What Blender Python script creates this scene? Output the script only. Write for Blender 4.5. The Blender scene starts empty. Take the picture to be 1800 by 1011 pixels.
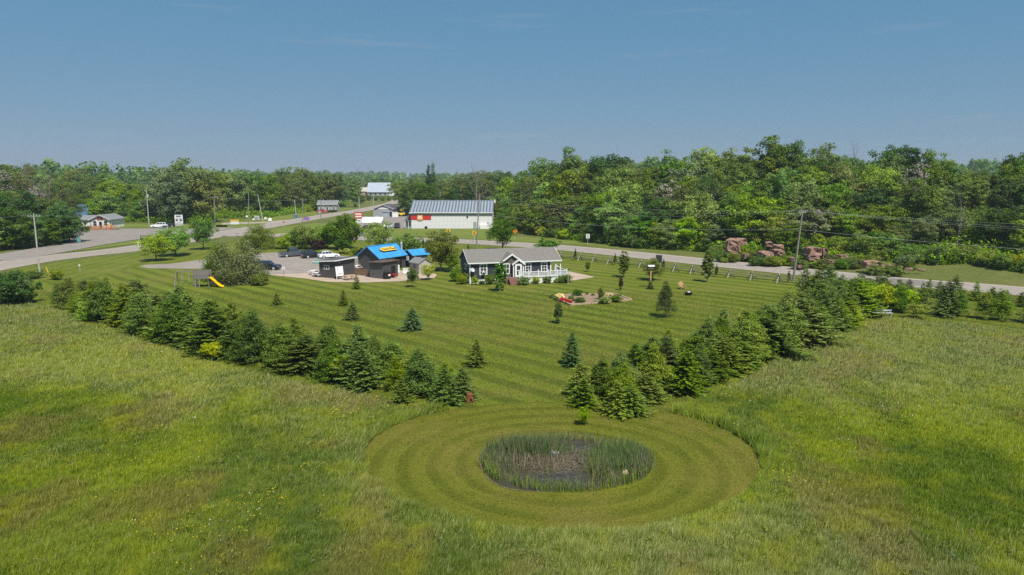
import bpy, bmesh, math, random
import numpy as np
from mathutils import Vector, Matrix

sc = bpy.context.scene
R = math.radians
# ------------------------------------------------------------------ camera
CAMH, FPX, CX, CY, HOR = 17.0, 1200.0, 900.0, 505.5, 310.0     # photo-pixel calibration
PITCH = math.atan((CY - HOR) / FPX)
cam_d = bpy.data.cameras.new('camera'); cam = bpy.data.objects.new('camera', cam_d)
sc.collection.objects.link(cam)
cam_d.sensor_width = 36.0; cam_d.lens = FPX / 1800.0 * 36.0
cam_d.clip_start = 0.5; cam_d.clip_end = 20000
cam.location = (0, 0, CAMH); cam.rotation_euler = (math.pi / 2 - PITCH, 0, 0)
sc.camera = cam
# ------------------------------------------------------------------ world, sun, exposure
SUN_EL, SUN_AZ = R(60), R(150)          # azimuth clockwise from +Y (view direction)
w = bpy.data.worlds.new('World'); sc.world = w; w.use_nodes = True
nt = w.node_tree; nt.nodes.clear()
out = nt.nodes.new('ShaderNodeOutputWorld'); bg = nt.nodes.new('ShaderNodeBackground')
sky = nt.nodes.new('ShaderNodeTexSky'); sky.sky_type = 'NISHITA'; sky.sun_disc = False
sky.sun_elevation = SUN_EL; sky.sun_rotation = SUN_AZ
sky.air_density = 1.0; sky.dust_density = 0.35; sky.ozone_density = 2.2; sky.altitude = 200
bg.inputs['Strength'].default_value = 0.078
def wn(t, **k):
    x = nt.nodes.new(t)
    for q, v in k.items(): setattr(x, q, v)
    return x
sepc = wn('ShaderNodeSeparateColor'); comb = wn('ShaderNodeCombineColor'); nt.links.new(sky.outputs[0], sepc.inputs[0])
for i, (e_, k_) in enumerate(((.65, .724), (.34, 1.798), (.28, 2.742))):      # film-like response of the clear sky, the same in every direction
    pw = wn('ShaderNodeMath', operation='POWER'); ml = wn('ShaderNodeMath', operation='MULTIPLY'); pw.inputs[1].default_value = e_; ml.inputs[1].default_value = k_
    nt.links.new(sepc.outputs[i], pw.inputs[0]); nt.links.new(pw.outputs[0], ml.inputs[0]); nt.links.new(ml.outputs[0], comb.inputs[i])
# a few faint, thin cirrus streaks all over the sky
wtc = wn('ShaderNodeTexCoord'); wmp = wn('ShaderNodeMapping'); wmp.inputs['Scale'].default_value = (2.2, 2.2, 26); wmp.inputs['Location'].default_value = (.9, .3, .62)
wns = wn('ShaderNodeTexNoise'); wns.inputs['Scale'].default_value = 2.2; wns.inputs['Detail'].default_value = 6; wns.inputs['Roughness'].default_value = .6
wrp = wn('ShaderNodeValToRGB'); wrp.color_ramp.elements[0].position = .60; wrp.color_ramp.elements[1].position = .95; wrp.color_ramp.elements[0].color = (0, 0, 0, 1); wrp.color_ramp.elements[1].color = (.35, .35, .35, 1)
wmx = wn('ShaderNodeMix', data_type='RGBA'); wmx.inputs[7].default_value = (4.6, 4.7, 4.9, 1)
nt.links.new(wtc.outputs['Generated'], wmp.inputs[0]); nt.links.new(wmp.outputs[0], wns.inputs['Vector']); nt.links.new(wns.outputs['Fac'], wrp.inputs[0]); nt.links.new(wrp.outputs[0], wmx.inputs[0])
nt.links.new(comb.outputs[0], wmx.inputs[6]); nt.links.new(wmx.outputs[2], bg.inputs['Color'])
nt.links.new(bg.outputs[0], out.inputs[0])
sd = bpy.data.lights.new('sun', 'SUN'); so = bpy.data.objects.new('sun', sd); sc.collection.objects.link(so)
sd.energy = 4.6; sd.angle = R(0.53); sd.color = (1.0, 0.955, 0.88)
sdir = Vector((math.sin(SUN_AZ) * math.cos(SUN_EL), math.cos(SUN_AZ) * math.cos(SUN_EL), math.sin(SUN_EL)))
so.rotation_euler = sdir.to_track_quat('Z', 'Y').to_euler(); so.location = sdir * 200
sc.view_settings.view_transform = 'Standard'; sc.view_settings.look = 'None'
sc.view_settings.exposure = 0.42; sc.view_settings.gamma = 1.0
sc.cycles.use_denoising = False
sc.cycles.max_bounces = 5; sc.cycles.diffuse_bounces = 2; sc.cycles.transmission_bounces = 3
sc.cycles.transparent_max_bounces = 6; sc.cycles.volume_bounces = 0
sc.cycles.sample_clamp_indirect = 4

HAZE = 0.00019
# ------------------------------------------------------------------ helpers
rng = np.random.default_rng(7); random.seed(7)
cp, sp_ = math.cos(PITCH), math.sin(PITCH)
def ray(px, py):
    dx = (px - CX) / FPX; dz = -(py - CY) / FPX
    return (dx, cp + dz * sp_, -sp_ + dz * cp)
def G(px, py, z=0.0):
    """ground point (at height z) that the photograph shows at this place"""
    d = ray(px, py); t = (z - CAMH) / d[2]
    return (d[0] * t, d[1] * t)
def HT(px, py, xy):
    """height above datum of a point over xy seen at row py"""
    d = ray(px, py); t = xy[1] / d[1]
    return CAMH + d[2] * t
def AT(px, py, D):
    d = ray(px, py); t = D / d[1]
    return (d[0] * t, D, CAMH + d[2] * t)
def sstep(a, b, x):
    t = np.clip((np.asarray(x, float) - a) / (b - a), 0, 1); return t * t * (3 - 2 * t)
_T = rng.random((256, 256))
def vnoise(x, y, o=0):
    x = np.asarray(x, float) + o * 17.3; y = np.asarray(y, float) + o * 31.7
    xi = np.floor(x).astype(int); yi = np.floor(y).astype(int); fx = x - xi; fy = y - yi
    fx = fx * fx * (3 - 2 * fx); fy = fy * fy * (3 - 2 * fy)
    a = _T[xi & 255, yi & 255]; b = _T[(xi + 1) & 255, yi & 255]; c = _T[xi & 255, (yi + 1) & 255]; d = _T[(xi + 1) & 255, (yi + 1) & 255]
    return (a * (1 - fx) + b * fx) * (1 - fy) + (c * (1 - fx) + d * fx) * fy
def fbm(x, y, o=0, n=3):
    s = 0; a = 0.5; t = 0
    for i in range(n):
        s = s + a * vnoise(np.asarray(x) * 2 ** i, np.asarray(y) * 2 ** i, o + i); t += a; a *= .5
    return s / t

# ---- roads (needed by the terrain)
def dens(pts, step=4.0):
    pts = [np.array(p, float) for p in pts]; n = len(pts); o = []
    for i in range(n - 1):
        p0 = pts[max(i - 1, 0)]; p1 = pts[i]; p2 = pts[i + 1]; p3 = pts[min(i + 2, n - 1)]
        k = max(2, int(np.linalg.norm(p2 - p1) / step))
        for j in range(k):
            t = j / k
            o.append(0.5 * ((2 * p1) + (-p0 + p2) * t + (2 * p0 - 5 * p1 + 4 * p2 - p3) * t * t + (-p0 + 3 * p1 - 3 * p2 + p3) * t ** 3))
    o.append(pts[-1]); return np.array(o)
RD_E = dens([G(385, 413), G(500, 414), G(635, 419), G(740, 421.5), G(830, 425.5), G(1000, 436.7), G(1330, 470), G(1600, 497), G(1800, 512.5), (110, 66), (150, 30)])
RD_N = dens([(-98, 40), (-96, 80), G(0, 467), G(120, 450), G(240, 436.5), G(390, 411), G(491, 393.5), G(578, 378.5), G(636, 369.5), G(692, 357), G(707, 348), (-110, 700), (-120, 900)])
def yroad(x):
    o = np.argsort(RD_E[:, 0]); return np.interp(x, RD_E[o, 0], RD_E[o, 1])
def H(x, y):
    x = np.asarray(x, float); y = np.asarray(y, float)
    d = (y - yroad(x)) * 0.75
    h = 9.0 * sstep(9, 62, d) * sstep(14, 50, x)
    h = h + 4.0 * sstep(60, 140, d) * sstep(20, 90, x)
    h = h + 13.0 * sstep(-150, -300, x) * sstep(120, 260, y) * (1 - .8 * sstep(420, 760, y)) * (.55 + .9 * fbm(x / 120, y / 120, 14))
    h = h + 9.0 * sstep(620, 1700, y)
    return h
def Hs(x, y): return float(H(x, y))

# ------------------------------------------------------------------ materials
def mat(name, col, rough=0.75, ns=0, amt=0.25, bump=0, bs=None, spec=0.3, metal=0, col2=None):
    m = bpy.data.materials.new(name); m.use_nodes = True; n = m.node_tree.nodes; l = m.node_tree.links
    b = n['Principled BSDF']; b.inputs['Roughness'].default_value = rough; b.inputs['Metallic'].default_value = metal
    b.inputs['Specular IOR Level'].default_value = spec
    b.inputs['Base Color'].default_value = (*col, 1)
    if ns or bump:
        tc = n.new('ShaderNodeTexCoord')
    if ns:
        t = n.new('ShaderNodeTexNoise'); t.inputs['Scale'].default_value = ns; t.inputs['Detail'].default_value = 5; t.inputs['Roughness'].default_value = 0.65
        l.new(tc.outputs['Object'], t.inputs['Vector'])
        r = n.new('ShaderNodeValToRGB'); c2 = col2 or tuple(min(1, c * (1 + amt)) for c in col); c1 = tuple(c * (1 - amt) for c in col)
        r.color_ramp.elements[0].position = 0.33; r.color_ramp.elements[1].position = 0.67
        r.color_ramp.elements[0].color = (*c1, 1); r.color_ramp.elements[1].color = (*c2, 1)
        l.new(t.outputs['Fac'], r.inputs['Fac']); l.new(r.outputs['Color'], b.inputs['Base Color'])
    if bump:
        t2 = n.new('ShaderNodeTexNoise'); t2.inputs['Scale'].default_value = bs or ns * 2 or 10; t2.inputs['Detail'].default_value = 4
        l.new(tc.outputs['Object'], t2.inputs['Vector'])
        bp = n.new('ShaderNodeBump'); bp.inputs['Strength'].default_value = bump; bp.inputs['Distance'].default_value = 0.05
        l.new(t2.outputs['Fac'], bp.inputs['Height']); l.new(bp.outputs['Normal'], b.inputs['Normal'])
    return m
class NB:
    """tiny node-building helper"""
    def __init__(s, name):
        s.m = bpy.data.materials.new(name); s.m.use_nodes = True; s.n = s.m.node_tree.nodes; s.l = s.m.node_tree.links
        s.b = s.n['Principled BSDF']; s.o = s.n['Material Output']
    def add(s, t, **k):
        x = s.n.new(t)
        for a, v in k.items(): setattr(x, a, v)
        return x
    def math(s, op, a, b=None, clamp=False):
        x = s.add('ShaderNodeMath', operation=op, use_clamp=clamp)
        for i, v in enumerate((a, b)):
            if v is None: continue
            if isinstance(v, (int, float)): x.inputs[i].default_value = v
            else: s.l.new(v, x.inputs[i])
        return x.outputs[0]
    def noise(s, vec, scale, detail=4, rough=.6):
        x = s.add('ShaderNodeTexNoise'); x.inputs['Scale'].default_value = scale; x.inputs['Detail'].default_value = detail; x.inputs['Roughness'].default_value = rough
        s.l.new(vec, x.inputs['Vector']); return x.outputs['Fac']
    def ramp(s, fac, stops):
        x = s.add('ShaderNodeValToRGB'); e = x.color_ramp.elements
        while len(e) < len(stops): e.new(0.5)
        for i, (p, c) in enumerate(stops):
            e[i].position = p; e[i].color = (*c, 1) if len(c) == 3 else c
        s.l.new(fac, x.inputs['Fac']); return x.outputs['Color']
    def mix(s, fac, a, b, mode='MIX'):
        x = s.add('ShaderNodeMix', data_type='RGBA', blend_type=mode)
        for k, v in ((0, fac), (6, a), (7, b)):
            if isinstance(v, (int, float)): x.inputs[k].default_value = v
            elif isinstance(v, tuple): x.inputs[k].default_value = (*v, 1)
            else: s.l.new(v, x.inputs[k])
        return x.outputs[2]
    def bump(s, h, strength, dist):
        x = s.add('ShaderNodeBump'); x.inputs['Strength'].default_value = strength; x.inputs['Distance'].default_value = dist
        s.l.new(h, x.inputs['Height']); s.l.new(x.outputs['Normal'], s.b.inputs['Normal'])

def grass_mat(name, c_dark, c_lite, stripe=None, center=None, patch=(0.2, 0.19, 0.05), patch_amt=0.5, sa=0.35):
    k = NB(name); tc = k.add('ShaderNodeTexCoord'); P = tc.outputs['Object']
    f1 = k.noise(P, 0.09, 4); f2 = k.noise(P, 0.6, 5, .7); f3 = k.noise(P, 7.0, 4, .75); f4 = k.noise(P, 2.2, 4, .7)
    f = k.math('ADD', k.math('MULTIPLY', f2, .4), k.math('MULTIPLY', f3, .6))
    f = k.math('ADD', k.math('MULTIPLY', f, .75), k.math('MULTIPLY', f4, .25))
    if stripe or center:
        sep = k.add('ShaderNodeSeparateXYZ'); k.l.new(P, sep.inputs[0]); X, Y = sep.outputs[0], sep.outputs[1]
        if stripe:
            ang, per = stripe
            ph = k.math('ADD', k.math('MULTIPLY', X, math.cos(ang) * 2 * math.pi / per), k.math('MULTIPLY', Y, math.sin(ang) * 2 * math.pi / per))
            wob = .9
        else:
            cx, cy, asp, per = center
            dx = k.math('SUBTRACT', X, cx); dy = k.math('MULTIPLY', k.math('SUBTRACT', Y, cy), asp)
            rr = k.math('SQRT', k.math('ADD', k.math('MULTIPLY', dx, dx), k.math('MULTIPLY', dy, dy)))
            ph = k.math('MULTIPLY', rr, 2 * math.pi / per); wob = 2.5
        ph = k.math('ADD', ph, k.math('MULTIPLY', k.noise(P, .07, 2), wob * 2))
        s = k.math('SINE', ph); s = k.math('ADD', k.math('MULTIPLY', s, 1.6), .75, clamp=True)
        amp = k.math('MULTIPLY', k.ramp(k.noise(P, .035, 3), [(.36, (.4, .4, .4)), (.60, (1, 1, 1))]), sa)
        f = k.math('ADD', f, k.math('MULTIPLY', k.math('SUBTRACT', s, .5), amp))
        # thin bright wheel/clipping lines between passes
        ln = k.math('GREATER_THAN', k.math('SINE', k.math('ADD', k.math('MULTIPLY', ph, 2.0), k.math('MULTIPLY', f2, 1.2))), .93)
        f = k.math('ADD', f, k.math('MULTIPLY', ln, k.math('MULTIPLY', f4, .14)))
    col = k.ramp(f, [(0.30, c_dark), (0.52, tuple((a + b) / 2 for a, b in zip(c_dark, c_lite))), (0.74, c_lite)])
    pm = k.math('MULTIPLY', k.ramp(k.math('ADD', k.math('MULTIPLY', f1, .7), k.math('MULTIPLY', f2, .3)), [(0.47, (0, 0, 0)), (0.63, (1, 1, 1))]), patch_amt)
    col = k.mix(pm, col, patch)
    k.l.new(col, k.b.inputs['Base Color']); k.b.inputs['Roughness'].default_value = .85; k.b.inputs['Specular IOR Level'].default_value = .15
    k.bump(k.math('ADD', f3, f4), .9, .12)
    return k.m
LAWN_D, LAWN_L = (0.068, 0.094, 0.006), (0.148, 0.178, 0.015)
M = {}
ROADANG = math.atan2(-28, 29)
M['lawn'] = grass_mat('lawn_grass', LAWN_D, LAWN_L, stripe=(ROADANG + math.pi / 2, 3.1), patch=(.17, .145, .03), patch_amt=.6, sa=.32)
M['verge'] = grass_mat('verge_grass', LAWN_D, LAWN_L, stripe=(R(5), 3.0), sa=.15)
PC = G(985, 815)
M['pond_lawn'] = grass_mat('pond_lawn_grass', (.076, .092, .006), (.160, .166, .016), center=(PC[0], PC[1], 1.14, 1.75), patch=(.19, .145, .035), patch_amt=.6, sa=.21)
M['wild'] = grass_mat('wild_grass', (.052, .075, .014), (.165, .175, .04), patch=(.2, .17, .06), patch_amt=.35)
M['verge2'] = grass_mat('rough_verge_grass', (.075, .11, .014), (.20, .235, .04), patch=(.21, .19, .06), patch_amt=.3)
def road_mat(name, col, amt=.16, warm=(.30, .25, .20)):
    k = NB(name); P = k.add('ShaderNodeTexCoord').outputs['Object']
    a = k.noise(P, .35, 5, .7); b = k.noise(P, 9, 3, .7)
    f = k.math('ADD', k.math('MULTIPLY', a, .6), k.math('MULTIPLY', b, .4))
    c = k.ramp(f, [(.32, tuple(x * (1 - amt) for x in col)), (.68, tuple(x * (1 + amt) for x in col))])
    c = k.mix(k.math('MULTIPLY', k.ramp(k.noise(P, .08, 3), [(.45, (0, 0, 0)), (.7, (1, 1, 1))]), .3), c, warm)
    k.l.new(c, k.b.inputs['Base Color']); k.b.inputs['Roughness'].default_value = .9; k.b.inputs['Specular IOR Level'].default_value = .2
    k.bump(b, .4, .02); return k.m
M['asphalt'] = road_mat('weathered_asphalt', (.31, .27, .235))
M['lot_asphalt'] = road_mat('cracked_lot_asphalt', (.235, .205, .18), .28, (.17, .15, .13))
M['gravel'] = road_mat('gravel', (.265, .228, .195), .28, (.20, .165, .135))
M['track'] = road_mat('worn_wheel_track', (.255, .222, .196), .15)
M['patch'] = road_mat('asphalt_patch', (.17, .152, .138), .2)
M['shoulder'] = road_mat('shoulder_gravel', (.33, .275, .22), .2)
M['pavers'] = road_mat('tan_pavers', (.40, .31, .235), .2, (.34, .25, .19))
M['soil'] = mat('garden_soil', (.24, .165, .11), .95, 3, .35, .6)
M['mud'] = mat('pond_mud', (.085, .085, .035), .9, 3, .5, .6)

def foliage(name, c, var=.38, hue=.03, trans=.38, tipc=None):
    k = NB(name)
    at = k.add('ShaderNodeAttribute'); at.attribute_name = 'v'
    oi = k.add('ShaderNodeObjectInfo')
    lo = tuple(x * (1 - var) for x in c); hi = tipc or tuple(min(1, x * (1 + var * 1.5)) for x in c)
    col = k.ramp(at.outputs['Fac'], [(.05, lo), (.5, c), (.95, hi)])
    hs = k.add('ShaderNodeHueSaturation')
    k.l.new(k.math('ADD', k.math('MULTIPLY', oi.outputs['Random'], hue * 2), .5 - hue), hs.inputs['Hue'])
    k.l.new(k.math('ADD', k.math('MULTIPLY', k.math('FRACT', k.math('MULTIPLY', oi.outputs['Random'], 7.31)), .5), .75), hs.inputs['Value'])
    k.l.new(k.math('ADD', k.math('MULTIPLY', k.math('FRACT', k.math('MULTIPLY', oi.outputs['Random'], 13.7)), .28), .88), hs.inputs['Saturation'])
    k.l.new(col, hs.inputs['Color'])
    k.l.new(hs.outputs[0], k.b.inputs['Base Color']); k.b.inputs['Roughness'].default_value = .6; k.b.inputs['Specular IOR Level'].default_value = .25
    tr = k.add('ShaderNodeBsdfTranslucent'); k.l.new(hs.outputs[0], tr.inputs['Color'])
    mx = k.add('ShaderNodeMixShader'); mx.inputs[0].default_value = trans
    k.l.new(k.b.outputs[0], mx.inputs[1]); k.l.new(tr.outputs[0], mx.inputs[2]); k.l.new(mx.outputs[0], k.o.inputs['Surface'])
    return k.m
F = {
 'mid': foliage('leaf_mid_green', (0.151, 0.240, 0.024)),
 'lite': foliage('leaf_light_green', (0.238, 0.347, 0.033)),
 'yel': foliage('leaf_yellow_green', (0.334, 0.421, 0.025)),
 'dark': foliage('leaf_dark_green', (0.098, 0.176, 0.024)),
 'grey': foliage('leaf_grey_green', (0.211, 0.271, 0.072)),
 'olive': foliage('leaf_olive', (0.162, 0.206, 0.034)),
 'deep': foliage('leaf_deep_green', (0.067, 0.131, 0.021)),
 'silver': foliage('leaf_silver_green', (0.219, 0.289, 0.094), tipc=(.30, .33, .21)),
 'purple': foliage('leaf_purple', (0.080, 0.029, 0.032), hue=.01),
 'bark_twig': foliage('bare_twigs', (0.275, 0.239, 0.196), hue=.01, trans=0),
 'spruce': foliage('spruce_needles', (0.128, 0.200, 0.026), tipc=(.27, .37, .05), trans=.36, hue=.014),
 'spruce_b': foliage('spruce_needles_yellowish', (0.185, 0.255, 0.026), tipc=(.34, .43, .05), trans=.36, hue=.014),
 'bluespruce': foliage('blue_spruce_needles', (0.090, 0.161, 0.054), hue=.01, trans=.12),
 'cedar': foliage('cedar_needles', (0.054, 0.096, 0.019), hue=.01, trans=.1),
 'spirea': foliage('golden_shrub_leaf', (0.384, 0.454, 0.030), hue=.01),
 'red': foliage('red_flower', (0.551, 0.051, 0.065), hue=.01),
 'cream': foliage('cream_flower', (0.899, 0.754, 0.362), hue=.01),
}
M['bark'] = mat('bark', (.13, .105, .085), .9, 4, .35)
M['paleb'] = mat('pale_bark', (.36, .33, .28), .9, 4, .3)
def vcol_mat(name, trans=.42, rough=.7):
    k = NB(name); at = k.add('ShaderNodeAttribute'); at.attribute_name = 'col'
    k.l.new(at.outputs['Color'], k.b.inputs['Base Color']); k.b.inputs['Roughness'].default_value = rough; k.b.inputs['Specular IOR Level'].default_value = .2
    tr = k.add('ShaderNodeBsdfTranslucent'); k.l.new(at.outputs['Color'], tr.inputs['Color'])
    mx = k.add('ShaderNodeMixShader'); mx.inputs[0].default_value = trans
    k.l.new(k.b.outputs[0], mx.inputs[1]); k.l.new(tr.outputs[0], mx.inputs[2]); k.l.new(mx.outputs[0], k.o.inputs['Surface'])
    return k.m
M['blades'] = vcol_mat('meadow_blades')
for nm, c, r, ns, am in [
    ('white', (.78, .78, .76), .5, 0, 0), ('offwhite', (.72, .70, .705), .6, 1.5, .08), ('siding', (.048, .053, .066), .6, 2, .12), ('darkpanel', (.075, .075, .077), .55, 3, .15),
    ('stone', (.105, .10, .092), .85, 5, .4), ('shingle', (.17, .155, .14), .9, 9, .5), ('brownroof', (.115, .075, .062), .8, 6, .25), ('greyshingle', (.19, .195, .20), .85, 12, .2),
    ('darkshingle', (.085, .085, .09), .85, 10, .2), ('wood', (.22, .145, .095), .85, 5, .3), ('oldwood', (.27, .25, .22), .9, 5, .3), ('newwood', (.45, .27, .13), .8, 5, .2),
    ('orangewood', (.42, .19, .075), .8, 4, .25), ('pole', (.24, .215, .19), .9, 3, .25), ('palepole', (.42, .41, .39), .8, 3, .15), ('rail', (.20, .185, .165), .9, 4, .3), ('railpale', (.36, .33, .28), .85, 4, .25),
    ('beige', (.42, .385, .32), .7, 2, .1), ('grey', (.33, .34, .35), .6, 2, .08), ('black', (.018, .018, .02), .5, 0, 0), ('tyre', (.02, .02, .02), .9, 0, 0),
    ('red', (.56, .035, .025), .5, 0, 0), ('yellow', (.86, .56, .015), .45, 0, 0), ('signyellow', (.72, .44, .025), .5, 0, 0), ('orange', (.75, .25, .02), .5, 0, 0),
    ('teal', (.10, .30, .28), .8, 3, .1), ('bluesign', (.10, .22, .42), .5, 0, 0), ('purplesign', (.26, .16, .42), .5, 0, 0), ('insul', (.5, .52, .54), .3, 0, 0), ('wire', (.55, .56, .57), .6, 0, 0),
    ('brick', (.20, .105, .08), .9, 5, .3), ('timber', (.40, .28, .185), .9, 4, .25), ('steel', (.45, .46, .48), .4, 2, .1), ('rust', (.25, .07, .035), .9, 5, .4), ('tan', (.58, .42, .25), .8, 3, .15), ('signink', (.05, .05, .055), .6, 0, 0)]:
    M[nm] = mat(nm, c, r, ns, am)
M['blueroof'] = mat('blue_metal_roof', (.06, .31, .61), .38, .8, .22)
M['bluerib'] = mat('blue_roof_rib', (.025, .20, .46), .4, 1.2, .12)
M['fadedblue'] = mat('faded_blue_roof', (.10, .20, .36), .6, 2, .15)  # dull blue base colour of the steep roof behind the diner
M['ribshadow'] = mat('rib_shadow_grey', (.10, .115, .13), .5, 1, .1)  # shadow lines of the store roof ribs, put into the rib colour
M['metalroof'] = mat('grey_metal_roof', (.36, .40, .45), .38, .8, .12, metal=.35)
M['palemetal'] = mat('pale_metal_roof', (.36, .40, .46), .4, .6, .1)
M['glass'] = mat('window_glass', (.035, .042, .05), .08, 0, 0, spec=.6)
M['water'] = mat('pond_water', (.050, .040, .026), .10, 1.5, .4, .12, 6, spec=.5)
def paint(name, c): 
    m = mat(name, c, .28, spec=.5); m.node_tree.nodes['Principled BSDF'].inputs['Coat Weight'].default_value = .6; return m
M['p_grey'] = paint('dark_grey_paint', (.085, .092, .10)); M['p_navy'] = paint('dark_navy_paint', (.018, .020, .028)); M['p_white'] = paint('white_paint', (.76, .77, .78)); M['p_red'] = paint('red_paint', (.5, .02, .02)); M['p_black'] = paint('black_paint', (.014, .014, .016))
def rock_mat():
    k = NB('pink_granite'); P = k.add('ShaderNodeTexCoord').outputs['Object']
    f = k.noise(P, .9, 6, .7); f2 = k.noise(P, 5, 4, .7)
    c = k.ramp(k.math('ADD', k.math('MULTIPLY', f, .6), k.math('MULTIPLY', f2, .4)), [(.3, (.095, .055, .042)), (.48, (.26, .145, .10)), (.70, (.42, .29, .225))])
    k.l.new(c, k.b.inputs['Base Color']); k.b.inputs['Roughness'].default_value = .9; k.bump(f2, .8, .15); return k.m
M['rock'] = rock_mat()

# ------------------------------------------------------------------ object helpers
COL = sc.collection
def tag(o, label=None, cat=None, group=None, kind=None):
    if label: o['label'] = label
    if cat: o['category'] = cat
    if group: o['group'] = group
    if kind: o['kind'] = kind
    return o
def empty(name, loc, rz=0, label=None, cat=None, group=None):
    o = bpy.data.objects.new(name, None); COL.objects.link(o); o.empty_display_size = .3
    o.location = loc if len(loc) == 3 else (loc[0], loc[1], Hs(*loc)); o.rotation_euler = (0, 0, rz)
    return tag(o, label, cat, group)
def linkmesh(name, me, m=None, parent=None, loc=None, rz=0):
    o = bpy.data.objects.new(name, me); COL.objects.link(o)
    if m is not None and not me.materials: me.materials.append(m)
    if parent: o.parent = parent
    if loc is not None: o.location = loc
    if rz: o.rotation_euler = (0, 0, rz)
    return o
class MB:
    def __init__(s): s.v = []; s.f = []
    def poly(s, pts): 
        b = len(s.v); s.v += [tuple(p) for p in pts]; s.f.append(tuple(range(b, b + len(pts)))); return s
    def box(s, x0, x1, y0, y1, z0, z1):
        return s.hexa([(x0, y0, z0), (x1, y0, z0), (x1, y1, z0), (x0, y1, z0), (x0, y0, z1), (x1, y0, z1), (x1, y1, z1), (x0, y1, z1)])
    def hexa(s, p):
        b = len(s.v); s.v += [tuple(q) for q in p]
        s.f += [tuple(b + i for i in f) for f in ((3, 2, 1, 0), (4, 5, 6, 7), (0, 1, 5, 4), (1, 2, 6, 5), (2, 3, 7, 6), (3, 0, 4, 7))]; return s
    def prism(s, poly, ax, t0, t1):
        """poly: 2D outline; ax: the axis it is swept along ('x': (y,z), 'y': (x,z), 'z': (x,y))"""
        mk = {'x': lambda a, b, t: (t, a, b), 'y': lambda a, b, t: (a, t, b), 'z': lambda a, b, t: (a, b, t)}[ax]
        b = len(s.v); n = len(poly)
        s.v += [mk(a, c, t0) for a, c in poly] + [mk(a, c, t1) for a, c in poly]
        s.f += [tuple(range(b + n - 1, b - 1, -1)), tuple(range(b + n, b + 2 * n))] + [(b + i, b + (i + 1) % n, b + n + (i + 1) % n, b + n + i) for i in range(n)]; return s
    def tube(s, p0, p1, r0, r1=None, n=6):
        r1 = r0 if r1 is None else r1; p0 = Vector(p0); p1 = Vector(p1); d = (p1 - p0)
        if d.length < 1e-6: return s
        d.normalize(); u = d.orthogonal().normalized(); w = d.cross(u); b = len(s.v)
        for p, r in ((p0, r0), (p1, r1)):
            for i in range(n):
                a = 2 * math.pi * i / n; q = p + u * (math.cos(a) * r) + w * (math.sin(a) * r); s.v.append(tuple(q))
        s.f += [(b + i, b + (i + 1) % n, b + n + (i + 1) % n, b + n + i) for i in range(n)] + [tuple(range(b + n - 1, b - 1, -1)), tuple(range(b + n, b + 2 * n))]; return s
    def loft(s, secs, cap=True):
        n = len(secs[0]); b = len(s.v)
        for q in secs: s.v += [tuple(p) for p in q]
        for k in range(len(secs) - 1):
            for i in range(n): s.f.append((b + k * n + i, b + k * n + (i + 1) % n, b + (k + 1) * n + (i + 1) % n, b + (k + 1) * n + i))
        if cap: s.f += [tuple(range(b + n - 1, b - 1, -1)), tuple(range(b + (len(secs) - 1) * n, b + len(secs) * n))]
        return s
    def beam(s, p0, p1, w, h):
        p0 = Vector(p0); p1 = Vector(p1); d = (p1 - p0).normalized(); up = Vector((0, 0, 1)) if abs(d.z) < .95 else Vector((1, 0, 0))
        u = d.cross(up).normalized() * (w / 2); v = u.cross(d).normalized() * (h / 2)
        return s.hexa([p0 - u - v, p0 + u - v, p1 + u - v, p1 - u - v, p0 - u + v, p0 + u + v, p1 + u + v, p1 - u + v])
    def mesh(s, name):
        me = bpy.data.meshes.new(name); me.from_pydata(s.v, [], s.f); me.validate()
        bm = bmesh.new(); bm.from_mesh(me); bmesh.ops.recalc_face_normals(bm, faces=bm.faces); bm.to_mesh(me); bm.free(); me.update(); return me
    def build(s, name, m, parent=None, loc=None, rz=0): return linkmesh(name, s.mesh(name), m, parent, loc, rz)
def sheet(name, pts, z, m, kind='structure'):
    bm = bmesh.new(); vs = [bm.verts.new((p[0], p[1], z)) for p in pts]; f = bm.faces.new(vs); bm.normal_update()
    if f.normal.z < 0: f.normal_flip()
    bmesh.ops.triangulate(bm, faces=bm.faces[:]); me = bpy.data.meshes.new(name); bm.to_mesh(me); bm.free()
    return tag(linkmesh(name, me, m), kind=kind)
def strip(name, line, off0, off1, z, m, kind='structure', parent=None):
    L = np.asarray(line); t = np.gradient(L, axis=0); t /= np.linalg.norm(t, axis=1)[:, None]; n = np.stack([-t[:, 1], t[:, 0]], 1)
    a = L + n * off0; b = L + n * off1; k = len(L)
    V = [(p[0], p[1], z + Hs(*p)) for p in a] + [(p[0], p[1], z + Hs(*p)) for p in b]; Fc = [(i, i + 1, k + i + 1, k + i) for i in range(k - 1)]
    me = bpy.data.meshes.new(name); me.from_pydata(V, [], Fc); me.update()
    if me.polygons[0].normal.z < 0: me.flip_normals()
    o = linkmesh(name, me, m, parent)
    return tag(o, kind=kind) if kind else o
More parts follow.
